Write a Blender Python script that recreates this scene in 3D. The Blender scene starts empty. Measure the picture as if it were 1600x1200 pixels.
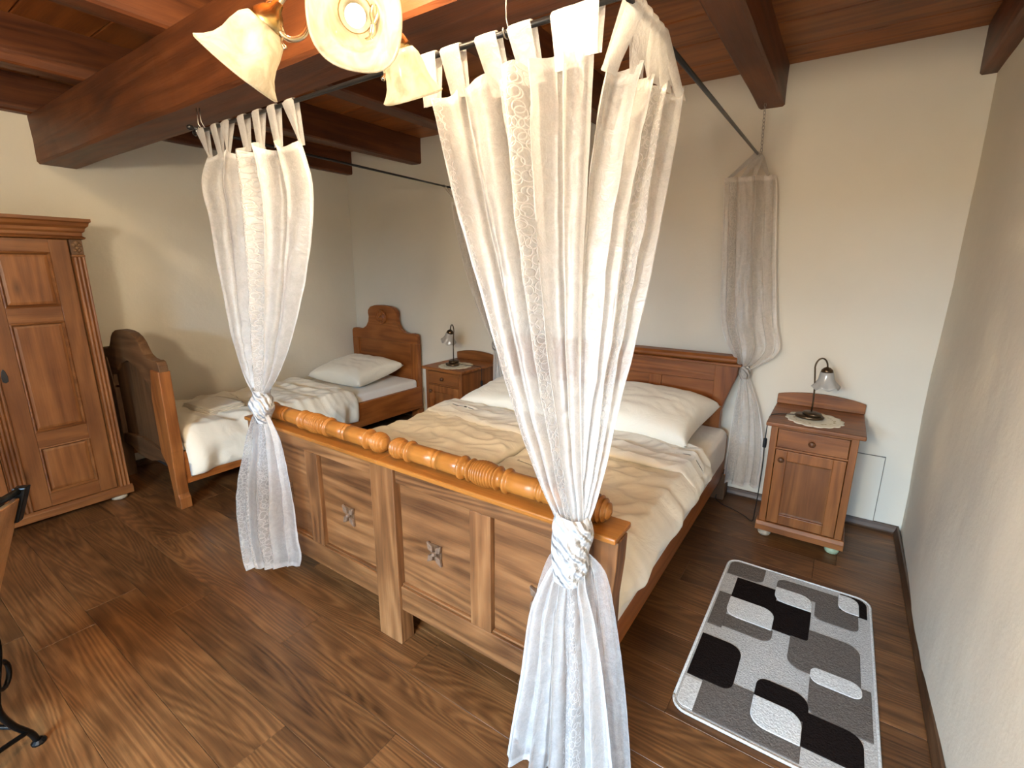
import bpy, bmesh, math, random
from mathutils import Vector, Matrix, noise
random.seed(7)
PI = math.pi
scene = bpy.context.scene
COL = scene.collection

# ------------------------------------------------------------------ camera, world, lights, exposure
def look(yaw, pitch, roll):
    f = Vector((math.sin(yaw)*math.cos(pitch), math.cos(yaw)*math.cos(pitch), math.sin(pitch)))
    r = Vector((math.cos(yaw), -math.sin(yaw), 0)); u = r.cross(f)
    R = r*math.cos(roll) + u*math.sin(roll); U = u*math.cos(roll) - r*math.sin(roll)
    return Matrix((R, U, -f)).transposed()
cam = bpy.data.cameras.new('camera'); cam_o = bpy.data.objects.new('camera', cam); COL.objects.link(cam_o)
cam.sensor_width = 36; cam.lens = 749.4/1600*36; cam.clip_start = .02
cam_o.matrix_world = Matrix.Translation((0, 0, 1.55)) @ look(-.59806, -.23820, .00504).to_4x4()
scene.camera = cam_o
scene.view_settings.view_transform = 'Standard'; scene.view_settings.look = 'None'
scene.view_settings.gamma = 1; scene.view_settings.use_curve_mapping = False
scene.view_settings.exposure = 0.34
w = bpy.data.worlds.new('sky'); scene.world = w; w.use_nodes = True
w.node_tree.nodes['Background'].inputs[0].default_value = (.60, .78, 1, 1)
w.node_tree.nodes['Background'].inputs[1].default_value = .6
def area(name, loc, rot, sx, sy, energy, col):
    l = bpy.data.lights.new(name, 'AREA'); l.shape = 'RECTANGLE'; l.size = sx; l.size_y = sy; l.energy = energy; l.color = col
    o = bpy.data.objects.new(name, l); COL.objects.link(o); o.location = loc; o.rotation_euler = rot; return o
WX0, WX1, WZ0, WZ1, YF = -1.60, .30, .45, 1.90, -1.7       # the window behind the camera
area('window_daylight', ((WX0+WX1)/2, YF-1.05, WZ1+.55), (math.radians(50), 0, 0), 2.4, 1.7, 1500, (.42, .70, 1))     # sky seen slantwise through the window
BULB, FILL_CANDLE, FILL_GLOBE = 10.0, 1550.0, 310.0  # strengths: shaded bulbs, then the added candle tier and added fill globe

# ------------------------------------------------------------------ materials
class NT:
    def __init__(s, name):
        s.m = bpy.data.materials.new(name); s.m.use_nodes = True; s.t = s.m.node_tree; s.t.nodes.clear()
        s.out = s.n('ShaderNodeOutputMaterial')
    def n(s, kind, **kw):
        x = s.t.nodes.new(kind)
        for k, v in kw.items():
            if k.startswith('i_'):
                key = k[2:]; key = int(key) if key.isdigit() else key.replace('_', ' ')
                x.inputs[key].default_value = v
            else: setattr(x, k, v)
        return x
    def l(s, a, b): s.t.links.new(a, b)
    def math(s, op, a, b=None, c=None, clamp=False):
        x = s.n('ShaderNodeMath', operation=op, use_clamp=clamp)
        for i, v in enumerate((a, b, c)):
            if v is None: continue
            if isinstance(v, (int, float)): x.inputs[i].default_value = v
            else: s.l(v, x.inputs[i])
        return x.outputs[0]
    def mix(s, f, a, b, kind='MIX'):
        x = s.n('ShaderNodeMix', data_type='RGBA', blend_type=kind)
        for sock, v in ((x.inputs[0], f), (x.inputs[6], a), (x.inputs[7], b)):
            if isinstance(v, (int, float)): sock.default_value = v
            elif isinstance(v, tuple): sock.default_value = (*v, 1) if len(v) == 3 else v
            else: s.l(v, sock)
        return x.outputs[2]
    def ramp(s, f, stops):
        x = s.n('ShaderNodeValToRGB'); e = x.color_ramp.elements
        while len(e) > len(stops): e.remove(e[-1])
        while len(e) < len(stops): e.new(.5)
        for el, (p, c) in zip(e, stops):
            el.position = p; el.color = (*c, 1) if len(c) == 3 else c
        s.l(f, x.inputs[0]); return x.outputs[0]
    def noise(s, vec, scale, detail=3, rough=.55, dist=0):
        x = s.n('ShaderNodeTexNoise', i_Scale=scale, i_Detail=detail, i_Roughness=rough, i_Distortion=dist)
        if vec is not None: s.l(vec, x.inputs['Vector'])
        return x.outputs[0]
    def bump(s, h, strength=.2, dist=.01):
        x = s.n('ShaderNodeBump', i_Strength=strength, i_Distance=dist); s.l(h, x.inputs['Height']); return x.outputs[0]
    def bsdf(s, col=None, rough=.5, **kw):
        x = s.n('ShaderNodeBsdfPrincipled'); x.inputs['Roughness'].default_value = rough
        if col is not None:
            if isinstance(col, tuple): x.inputs['Base Color'].default_value = (*col, 1)
            else: s.l(col, x.inputs['Base Color'])
        for k, v in kw.items(): x.inputs[k.replace('_', ' ')].default_value = v
        s.l(x.outputs[0], s.out.inputs[0]); return x
    def objvec(s, spread=7.0):
        tc = s.n('ShaderNodeTexCoord'); oi = s.n('ShaderNodeObjectInfo')
        sc = s.n('ShaderNodeVectorMath', operation='SCALE'); sc.inputs[0].default_value = (1.3, 2.1, 1.7)
        s.l(s.math('MULTIPLY', oi.outputs['Random'], spread), sc.inputs['Scale'])
        ad = s.n('ShaderNodeVectorMath', operation='ADD'); s.l(tc.outputs['Object'], ad.inputs[0]); s.l(sc.outputs[0], ad.inputs[1])
        return ad.outputs[0], oi.outputs['Random']

def wood(name, dark, mid, light, axis='X', rough=.42, figure=1.0, grain=1.0, var=.25, knots=.5, bump=.15, ring=9.0, spec=.4):
    s = NT(name); v, rnd = s.objvec()
    def stretch(k_along, k_cross):
        sc = {'X': (k_along, k_cross, k_cross), 'Y': (k_cross, k_along, k_cross), 'Z': (k_cross, k_cross, k_along)}[axis]
        mp = s.n('ShaderNodeMapping'); mp.inputs['Scale'].default_value = sc; s.l(v, mp.inputs['Vector']); return mp.outputs[0]
    big = s.noise(stretch(.30, 3.0), 1.5, 2, .45, .35)              # broad figure that bends the rings
    rings = s.math('SINE', s.math('MULTIPLY', big, ring*6.283))
    rings = s.math('MULTIPLY_ADD', rings, .5, .5)
    fib = s.noise(stretch(2.2, 70), 2.0, 4, .6)
    fib2 = s.noise(stretch(.8, 9), 2.0, 4, .6, .5)
    patch_ = s.noise(stretch(1.4, 2.6), 1.7, 3, .6)
    f = s.math('ADD', s.math('MULTIPLY', rings, .22*figure), s.math('ADD', s.math('MULTIPLY', fib, .40*grain), s.math('MULTIPLY', fib2, .50)))
    f = s.math('ADD', f, s.math('MULTIPLY', patch_, .75))
    f = s.math('SUBTRACT', f, .50+.11*figure)
    col = s.ramp(f, [(.0, dark), (.42, mid), (.85, light)])
    vo = s.n('ShaderNodeTexVoronoi', i_Scale=1.0, i_Randomness=1.0); s.l(stretch(2.2, 6.5), vo.inputs['Vector'])
    k = s.math('SUBTRACT', 1, s.math('MULTIPLY', vo.outputs['Distance'], 6.5), clamp=True)
    col = s.mix(s.math('MULTIPLY', k, knots), col, tuple(c*.35 for c in dark))
    hs = s.n('ShaderNodeHueSaturation'); s.l(col, hs.inputs['Color'])
    s.l(s.math('MULTIPLY_ADD', rnd, var, 1-var*.5), hs.inputs['Value'])
    b = s.bsdf(hs.outputs[0], rough); b.inputs['Specular IOR Level'].default_value = spec
    s.l(s.math('MULTIPLY_ADD', fib2, .25, rough-.12), b.inputs['Roughness'])
    s.l(s.bump(s.math('ADD', fib, s.math('MULTIPLY', rings, .4)), bump, .004), b.inputs['Normal'])
    return s.m
def woods(name, *a, **kw): return {ax: wood(name+'_'+ax.lower(), *a, axis=ax, **kw) for ax in 'XYZ'}
PINE = woods('honey_pine', (.12, .036, .008), (.25, .088, .022), (.37, .15, .043), knots=.6)
DOORPINE = woods('old_pine', (.10, .032, .009), (.20, .076, .022), (.30, .128, .042), knots=.75)
BEDPINE = woods('worn_pine', (.066, .024, .007), (.185, .078, .026), (.32, .155, .060), knots=.5, rough=.5, var=.18, ring=14, figure=1.2)
HEADPINE = woods('red_pine', (.16, .043, .008), (.30, .095, .020), (.42, .155, .040), knots=.5)
ROLLP = woods('turned_pine', (.18, .058, .010), (.34, .130, .024), (.46, .19, .045), knots=.1, rough=.32, var=.05, figure=.35)
DARKBED = woods('dark_old_wood', (.045, .020, .008), (.115, .055, .022), (.20, .105, .045), knots=.5, rough=.6)
BEAM = woods('stained_beam', (.045, .012, .004), (.120, .034, .009), (.21, .068, .018), knots=.5, rough=.5, var=.12, bump=.3)
BOARD = wood('ceiling_board', (.12, .033, .006), (.29, .088, .017), (.46, .16, .036), 'X', knots=.9, rough=.45, var=.3, ring=7)
PLANK = wood('laminate', (.024, .0095, .0036), (.112, .046, .0150), (.24, .108, .036), 'X', knots=.45, rough=.36, var=.40, ring=34, figure=1.0, grain=1.5, bump=.06, spec=.45)
SKIRT = woods('baseboard_wood', (.03, .014, .007), (.075, .038, .018), (.14, .08, .04), knots=.2)
TABLEW = woods('chair_wood', (.20, .09, .03), (.42, .21, .085), (.55, .32, .15), knots=.3)

def plain(name, col, rough=.5, metal=0, noise_amt=0, scale=40, bump=0, **kw):
    s = NT(name); v, _ = s.objvec(1)
    if noise_amt:
        n = s.noise(v, scale, 4)
        c = s.ramp(n, [(.3, tuple(x*(1-noise_amt) for x in col)), (.7, tuple(min(1, x*(1+noise_amt)) for x in col))])
    else: c = col
    b = s.bsdf(c, rough, Metallic=metal, **kw)
    if bump: s.l(s.bump(s.noise(v, scale*3, 4), bump, .002), b.inputs['Normal'])
    return s.m
def plaster(name, col):
    s = NT(name); tc = s.n('ShaderNodeTexCoord'); v = tc.outputs['Object']
    a = s.noise(v, 1.3, 3); b_ = s.noise(v, 9, 5); c_ = s.noise(v, 70, 4)
    c = s.ramp(a, [(.3, tuple(x*.94 for x in col)), (.7, col)])
    c = s.mix(s.math('MULTIPLY', b_, .10), c, tuple(x*.8 for x in col))
    p = s.bsdf(c, .85); p.inputs['Specular IOR Level'].default_value = .2
    h = s.math('ADD', s.math('MULTIPLY', b_, .7), s.math('MULTIPLY', c_, .12))
    s.l(s.bump(h, .22, .02), p.inputs['Normal']); return s.m
WALL = plaster('cream_plaster', (.72, .67, .565))
IRON = plain('black_iron', (.012, .013, .014), .35, .8, .3, 30, .1)
RODM = plain('dark_rod', (.02, .02, .022), .35, .6)
CHROME = plain('chain_steel', (.35, .33, .30), .3, 1)
BRASS = plain('antique_brass', (.50, .36, .16), .25, 1)
SILVER = plain('satin_nickel', (.62, .55, .42), .2, 1)
BRONZE = plain('dark_bronze', (.085, .055, .030), .35, .8, .2)
KNOB = plain('dark_knob', (.09, .035, .013), .4)
BLACK = plain('black_plastic', (.012, .012, .013), .4)
GREENFOOT = plain('painted_foot', (.33, .40, .25), .55, 0, .3, 30)
PALEFOOT = plain('worn_foot', (.36, .30, .22), .6, 0, .3, 30)
GAP = plain('shadow_gap', (.006, .004, .003), .9)
WHITEP = plain('white_paint', (.75, .74, .70), .5)

def linen(name, col, scale=6):
    s = NT(name); v, _ = s.objvec(3)
    a = s.noise(v, scale, 4, .55, 1.2); f = s.noise(v, 420, 2)
    b = s.bsdf(col, .8); b.inputs['Sheen Weight'].default_value = .25; b.inputs['Specular IOR Level'].default_value = .15
    s.l(s.bump(s.math('ADD', a, s.math('MULTIPLY', f, .03)), .35, .02), b.inputs['Normal']); return s.m
LINEN = linen('ivory_linen', (.82, .765, .64))
SHEET = linen('white_sheet', (.80, .77, .72), 4)
TOWEL = linen('folded_linen', (.66, .59, .47), 10)

def organza(name, col, base_a, ring_a, stripes, ring=34.0):
    """sheer cloth: u runs across in metres, v down in metres; embroidered circles inside the stripes"""
    s = NT(name); uv = s.n('ShaderNodeUVMap'); uv.uv_map = 'UVMap'
    sp = s.n('ShaderNodeSeparateXYZ'); s.l(uv.outputs[0], sp.inputs[0]); u = sp.outputs[0]
    mask = None
    for (c, hw) in stripes:
        d = s.math('ABSOLUTE', s.math('SUBTRACT', u, c)); mk = s.math('LESS_THAN', d, hw)
        mask = mk if mask is None else s.math('MAXIMUM', mask, mk)
    rings = None
    for off in ((0, 0, 0), (.37, .61, 0)):
        mp = s.n('ShaderNodeMapping'); mp.inputs['Location'].default_value = off; s.l(uv.outputs[0], mp.inputs['Vector'])
        vo = s.n('ShaderNodeTexVoronoi', voronoi_dimensions='2D', i_Scale=ring, i_Randomness=.8); s.l(mp.outputs[0], vo.inputs['Vector'])
        r = s.math('SUBTRACT', 1, s.math('MULTIPLY', s.math('ABSOLUTE', s.math('SUBTRACT', vo.outputs['Distance'], .40)), 13), clamp=True)
        rings = r if rings is None else s.math('MAXIMUM', rings, r)
    lace = s.math('MULTIPLY', mask, rings)
    v2 = s.n('ShaderNodeTexCoord').outputs['Object']
    crush = s.noise(v2, 28, 4, .6, 1.5)
    weave = s.noise(v2, 260, 2)
    a = s.math('ADD', base_a, s.math('MULTIPLY', s.math('SUBTRACT', weave, .5), .22))
    a = s.math('ADD', a, s.math('MULTIPLY', s.math('SUBTRACT', crush, .5), .30))
    a = s.math('ADD', a, s.math('MULTIPLY', lace, ring_a), clamp=True)
    at = s.n('ShaderNodeVertexColor'); at.layer_name = 'hem'
    a = s.math('ADD', a, s.math('MULTIPLY', at.outputs[0], .35), clamp=True)
    dif = s.n('ShaderNodeBsdfDiffuse'); dif.inputs[0].default_value = (*col, 1)
    trl = s.n('ShaderNodeBsdfTranslucent'); trl.inputs[0].default_value = (*col, 1)
    gl = s.n('ShaderNodeBsdfGlossy'); gl.inputs[0].default_value = (.9, .9, .88, 1); gl.inputs['Roughness'].default_value = .38
    nb = s.bump(s.math('ADD', crush, s.math('MULTIPLY', lace, .5)), .5, .01)
    for x in (dif, gl): s.l(nb, x.inputs['Normal'])
    m1 = s.n('ShaderNodeMixShader'); m1.inputs[0].default_value = .40; s.l(dif.outputs[0], m1.inputs[1]); s.l(trl.outputs[0], m1.inputs[2])
    m2 = s.n('ShaderNodeMixShader'); m2.inputs[0].default_value = .10; s.l(m1.outputs[0], m2.inputs[1]); s.l(gl.outputs[0], m2.inputs[2])
    tr = s.n('ShaderNodeBsdfTransparent')
    m3 = s.n('ShaderNodeMixShader'); s.l(a, m3.inputs[0]); s.l(tr.outputs[0], m3.inputs[1]); s.l(m2.outputs[0], m3.inputs[2])
    s.l(m3.outputs[0], s.out.inputs[0]); return s.m
ORG = organza('white_organza', (.70, .69, .68), .60, .40, [(.63, .075)])
ORGB = organza('white_organza_wide_lace', (.70, .69, .68), .58, .42, [(.10, .06), (.70, .15)])
ORGC = organza('white_organza_side_lace', (.70, .69, .68), .60, .40, [(.66, .10)])
ORGD = organza('white_organza_skirt', (.70, .69, .68), .56, .42, [(.10, .13), (.46, .05)])
ORGE = organza('white_organza_plain', (.70, .69, .68), .46, .0, [(-9, .1)])
ORGS = organza('greige_organza', (.74, .69, .63), .66, .22, [(.12, .06)])

def alabaster():
    s = NT('alabaster_glass'); v, _ = s.objvec(2)
    vein = s.noise(v, 14, 4, .6, 2.0)
    col = s.ramp(vein, [(.35, (.60, .55, .42)), (.6, (.84, .80, .68))])
    dif = s.n('ShaderNodeBsdfDiffuse'); trl = s.n('ShaderNodeBsdfTranslucent'); gl = s.n('ShaderNodeBsdfGlossy'); tr = s.n('ShaderNodeBsdfTransparent')
    for x in (dif, trl): s.l(col, x.inputs[0])
    gl.inputs['Roughness'].default_value = .12
    m1 = s.n('ShaderNodeMixShader'); m1.inputs[0].default_value = .5; s.l(dif.outputs[0], m1.inputs[1]); s.l(trl.outputs[0], m1.inputs[2])
    m2 = s.n('ShaderNodeMixShader'); m2.inputs[0].default_value = .08; s.l(m1.outputs[0], m2.inputs[1]); s.l(gl.outputs[0], m2.inputs[2])
    m3 = s.n('ShaderNodeMixShader'); m3.inputs[0].default_value = .16; s.l(m2.outputs[0], m3.inputs[1]); s.l(tr.outputs[0], m3.inputs[2])
    s.l(m3.outputs[0], s.out.inputs[0]); return s.m
ALAB = alabaster()
def frosted():
    s = NT('frosted_glass')
    dif = s.n('ShaderNodeBsdfDiffuse'); trl = s.n('ShaderNodeBsdfTranslucent'); gl = s.n('ShaderNodeBsdfGlossy')
    dif.inputs[0].default_value = (.62, .60, .56, 1); trl.inputs[0].default_value = (.75, .73, .70, 1); gl.inputs['Roughness'].default_value = .25
    m1 = s.n('ShaderNodeMixShader'); m1.inputs[0].default_value = .5; s.l(dif.outputs[0], m1.inputs[1]); s.l(trl.outputs[0], m1.inputs[2])
    m2 = s.n('ShaderNodeMixShader'); m2.inputs[0].default_value = .08; s.l(m1.outputs[0], m2.inputs[1]); s.l(gl.outputs[0], m2.inputs[2])
    s.l(m2.outputs[0], s.out.inputs[0]); return s.m
FROST = frosted()
def emit(name, col, st):
    s = NT(name); e = s.n('ShaderNodeEmission'); e.inputs[0].default_value = (*col, 1); e.inputs[1].default_value = st
    s.l(e.outputs[0], s.out.inputs[0]); return s.m
GLOW = emit('lit_bulb', (1, .74, .42), BULB)
FILL_GLOW = emit('fill_candle_glow', (1, .78, .49), FILL_CANDLE)
def glass():
    s = NT('window_glass'); tr = s.n('ShaderNodeBsdfTransparent'); gl = s.n('ShaderNodeBsdfGlossy'); gl.inputs['Roughness'].default_value = .02
    m = s.n('ShaderNodeMixShader'); m.inputs[0].default_value = .06; s.l(tr.outputs[0], m.inputs[1]); s.l(gl.outputs[0], m.inputs[2])
    s.l(m.outputs[0], s.out.inputs[0]); return s.m
GLASS = glass()
def pile(name, col):
    s = NT(name); v, _ = s.objvec(3); a = s.noise(v, 130, 4, .7); b_ = s.noise(v, 30, 3)
    c = s.ramp(a, [(.3, tuple(x*.72 for x in col)), (.7, tuple(min(1, x*1.18) for x in col))])
    b = s.bsdf(c, .95); b.inputs['Specular IOR Level'].default_value = .02
    s.l(s.bump(s.math('ADD', a, s.math('MULTIPLY', b_, .6)), .8, .01), b.inputs['Normal']); return s.m
RUGC = {'w': pile('pile_white', (.70, .70, .68)), 'l': pile('pile_light_grey', (.50, .49, .47)), 'g': pile('pile_taupe', (.145, .125, .11)),
        'b': pile('pile_dark_brown', (.014, .010, .009))}

# ------------------------------------------------------------------ building helpers
OFF = {}
def tag(o, label=None, cat=None, group=None, kind=None):
    if label: o['label'] = label
    if cat: o['category'] = cat
    if group: o['group'] = group
    if kind: o['kind'] = kind
    return o
def thing(name, label, cat, loc=(0, 0, 0), rz=0, group=None, local=False):
    """Empty at the base of a thing. local=False: its parts are given in world coordinates."""
    o = bpy.data.objects.new(name, None); COL.objects.link(o); o.location = loc; o.rotation_euler = (0, 0, rz); o.empty_display_size = .1
    tag(o, label, cat, group)
    OFF[o.name] = Vector((0, 0, 0)) if local else Vector(loc)
    return o
class MB:
    def __init__(s): s.bm = bmesh.new(); s.uv = None
    def faces(s, vs, fs):
        bv = [s.bm.verts.new(v) for v in vs]
        for f in fs:
            try: s.bm.faces.new([bv[i] for i in f])
            except ValueError: pass
        return s
    def box(s, x0, x1, y0, y1, z0, z1):
        v = [(x, y, z) for z in (z0, z1) for y in (y0, y1) for x in (x0, x1)]
        return s.faces(v, [(0, 2, 3, 1), (4, 5, 7, 6), (0, 1, 5, 4), (2, 6, 7, 3), (0, 4, 6, 2), (1, 3, 7, 5)])
    def prism(s, pts, a0, a1, axis='Y'):
        """outline pts (2D) extruded along an axis; Y: (x,z), X: (y,z), Z: (x,y)"""
        def P(p, a): return {'Y': (p[0], a, p[1]), 'X': (a, p[0], p[1]), 'Z': (p[0], p[1], a)}[axis]
        n = len(pts); v = [P(p, a0) for p in pts]+[P(p, a1) for p in pts]
        return s.faces(v, [tuple(range(n)), tuple(range(2*n-1, n-1, -1))]+[(i, i+n, (i+1) % n+n, (i+1) % n) for i in range(n)])
    def lathe(s, prof, loc=(0, 0, 0), axis=(0, 0, 1), seg=24, wave=None, close=False):
        """prof: list of (radius, height along axis)"""
        q = Vector((0, 0, 1)).rotation_difference(Vector(axis).normalized()); L = Vector(loc); rings = []
        for (r, h) in prof:
            ring = []
            for i in range(seg):
                a = 2*PI*i/seg
                rr, hh = (r, h) if wave is None else wave(r, h, a)
                ring.append(s.bm.verts.new(L + q @ Vector((rr*math.cos(a), rr*math.sin(a), hh))))
            rings.append(ring)
        for a, b in zip(rings, rings[1:]):
            for i in range(seg): s.bm.faces.new((a[i], a[(i+1) % seg], b[(i+1) % seg], b[i]))
        if close:
            s.bm.faces.new(rings[0][::-1]); s.bm.faces.new(rings[-1])
        return s
    def tube(s, pts, r, seg=8, rad=None):
        pts = [Vector(p) for p in pts]; rings = []; N = None
        for i, p in enumerate(pts):
            t = (pts[min(i+1, len(pts)-1)]-pts[max(i-1, 0)]).normalized()
            if N is None: N = t.orthogonal().normalized()
            else: N = (N - t*N.dot(t)).normalized()
            B = t.cross(N); rr = rad[i] if rad else r
            rings.append([s.bm.verts.new(p + (N*math.cos(2*PI*k/seg)+B*math.sin(2*PI*k/seg))*rr) for k in range(seg)])
        for a, b in zip(rings, rings[1:]):
            for k in range(seg): s.bm.faces.new((a[k], a[(k+1) % seg], b[(k+1) % seg], b[k]))
        s.bm.faces.new(rings[0][::-1]); s.bm.faces.new(rings[-1]); return s
    def grid(s, P, nu, nv, wrapu=False, uvf=None, hem=None):
        vs = [[s.bm.verts.new(P(i/nu, j/nv)) for i in range(nu if wrapu else nu+1)] for j in range(nv+1)]
        if uvf:
            s.uv = s.bm.loops.layers.uv.new('UVMap'); hl = s.bm.loops.layers.float_color.new('hem')
        m = len(vs[0])
        for j in range(nv):
            for i in range(nu):
                q = [(i, j), (i+1, j), (i+1, j+1), (i, j+1)]
                f = s.bm.faces.new([vs[b][a % m] for a, b in q])
                if uvf:
                    for lp, (a, b) in zip(f.loops, q):
                        lp[s.uv].uv = uvf(a/nu, b/nv); h = hem(a/nu, b/nv) if hem else 0; lp[hl] = (h, h, h, 1)
        return s
    def build(s, name, mat, parent=None, bevel=0, smooth=False, seg=2, fix=True):
        if fix: bmesh.ops.recalc_face_normals(s.bm, faces=s.bm.faces)
        if parent is not None and OFF.get(parent.name): 
            off = OFF[parent.name]
            for v in s.bm.verts: v.co -= off
        me = bpy.data.meshes.new(name); s.bm.to_mesh(me); s.bm.free()
        o = bpy.data.objects.new(name, me); COL.objects.link(o); me.materials.append(mat)
        if smooth: me.shade_smooth()
        if bevel:
            b = o.modifiers.new('bevel', 'BEVEL'); b.width = bevel; b.segments = seg; b.limit_method = 'ANGLE'; b.angle_limit = math.radians(40)
        if parent is not None: o.parent = parent; OFF[o.name] = OFF.get(parent.name, Vector())
        return o
def box(name, mat, parent, x0, x1, y0, y1, z0, z1, bevel=.003, **kw):
    return MB().box(x0, x1, y0, y1, z0, z1).build(name, mat, parent, bevel, **kw)
def copy_tree(o, parent=None):
    c = o.copy(); COL.objects.link(c)
    if parent is not None: c.parent = parent
    OFF[c.name] = OFF.get(o.name, Vector())
    for ch in list(o.children): copy_tree(ch, c)
    return c
def interp(pts, t):
    """smooth interpolation through points at equal parameter of cumulative length"""
    P = [Vector(p) for p in pts]; d = [0]
    for a, b in zip(P, P[1:]): d.append(d[-1]+(b-a).length)
    x = t*d[-1]
    for i in range(len(P)-1):
        if x <= d[i+1]+1e-9 or i == len(P)-2:
            k = (x-d[i])/max(d[i+1]-d[i], 1e-9)
            p0, p1, p2, p3 = P[max(i-1, 0)], P[i], P[i+1], P[min(i+2, len(P)-1)]
            return .5*((2*p1)+(p2-p0)*k+(2*p0-5*p1+4*p2-p3)*k*k+(3*p1-p0-3*p2+p3)*k**3)
def nz(x, y, z=0): return noise.noise(Vector((x, y, z)))
def smooth01(x): x = max(0, min(1, x)); return x*x*(3-2*x)

# ------------------------------------------------------------------ the room
XL, XR, YB, ZC = -4.46, .46, 3.463, 2.69
def wall_mesh(name, P, nu, nv):
    return tag(MB().grid(P, nu, nv).build(name, WALL, None, smooth=True), kind='structure')
def uneven(a, b, k=1): return .006*k*nz(a*.9, b*.9, k*3.1)+.002*nz(a*4, b*4, k)
# walls are thick slabs with a gently uneven plaster face towards the room
def slab(name, f_in, f_out, nu=40, nv=24):
    mb = MB(); mb.grid(f_in, nu, nv); mb.grid(f_out, 1, 1)
    return tag(mb.build(name, WALL, None, smooth=True, fix=False), kind='structure')
wb = slab('wall_back', lambda u, v: (XL-.2+(XR-XL+.4)*u, YB+uneven(u*5, v*3), -.05+(ZC+.05)*v), lambda u, v: (XL-.2+(XR-XL+.4)*u, YB+.25, -.05+(ZC+.05)*v))
wr = slab('wall_right', lambda u, v: (XR+uneven(u*5, v*3, 2)*2.0, YF+(YB-YF+.2)*u, -.05+(ZC+.05)*v), lambda u, v: (XR+.25, YF+(YB-YF+.2)*u, -.05+(ZC+.05)*v))
wl = slab('wall_left', lambda u, v: (XL+uneven(u*5, v*3, 3), YF+(YB-YF+.2)*u, -.05+(ZC+.05)*v), lambda u, v: (XL-.25, YF+(YB-YF+.2)*u, -.05+(ZC+.05)*v))
mb = MB()
for (x0, x1, z0, z1) in ((XL-.2, WX0, -.05, ZC), (WX1, XR+.2, -.05, ZC), (WX0, WX1, -.05, WZ0), (WX0, WX1, WZ1, ZC)): mb.box(x0, x1, YF-.25, YF, z0, z1)
tag(mb.build('wall_front', WALL), kind='structure')
win = tag(MB().box(WX0, WX0+.06, YF-.2, YF-.13, WZ0, WZ1).box(WX1-.06, WX1, YF-.2, YF-.13, WZ0, WZ1).box(WX0+.06, WX1-.06, YF-.2, YF-.13, WZ0, WZ0+.06)
          .box(WX0+.06, WX1-.06, YF-.2, YF-.13, WZ1-.06, WZ1).box((WX0+WX1)/2-.03, (WX0+WX1)/2+.03, YF-.2, YF-.13, WZ0+.06, WZ1-.06).build('window_1', WHITEP, None, .004), kind='structure')
for a, b in ((WX0+.06, (WX0+WX1)/2-.03), ((WX0+WX1)/2+.03, WX1-.06)):
    MB().box(a, b, YF-.17, YF-.164, WZ0+.06, WZ1-.06).build('pane', GLASS, win)
# painted-over hatch in the back wall beside the right nightstand
hx0, hx1, hz0, hz1, hy = .115, .333, .050, .462, YB-.006
hatch = MB().box(hx0, hx1, hy-.004, YB+.03, hz0, hz1).build('access_panel', WALL, wb, .002); hatch['label'] = 'flush painted hatch low in the wall'
mb = MB()
for (a, b, c, d) in ((hx0-.003, hx0, hz0-.003, hz1+.003), (hx1, hx1+.003, hz0-.003, hz1+.003), (hx0, hx1, hz0-.003, hz0), (hx0, hx1, hz1, hz1+.003)): mb.box(a, b, hy-.0025, YB+.02, c, d)
mb.build('panel_gap', plain('panel_joint', (.16, .15, .13), .9), hatch)
# floor: laminate planks, each a piece, over a dark underlay
floor = tag(MB().box(XL-.2, XR+.2, YF-.2, YB+.2, -.12, -.006).build('floor', GAP), kind='structure')
LPL = 1.29; joints = {2: -1.215, 1: -1.77, -1: -1.40, 0: -2.35}
k = -12
while .666+.2*k < YB:
    y0 = .666+.2*k; y1 = min(y0+.2, YB+.01)
    if y1 > YF:
        j = joints.get(k, -2.0+random.uniform(-.6, .6)); x = j
        while x > XL: x -= LPL
        while x < XR:
            a, b = max(x, XL-.01), min(x+LPL, XR+.01)
            if b-a > .02:
                c = (a+b)/2; h = (b-a)/2-.0004
                o = MB().box(-h, h, -(y1-y0)/2+.0004, (y1-y0)/2-.0004, -.008, 0).build('plank', PLANK, floor, .0012, seg=1)
                o.location = (c, (y0+y1)/2, random.uniform(-.0002, .0002))
            x += LPL
    k += 1
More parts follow.
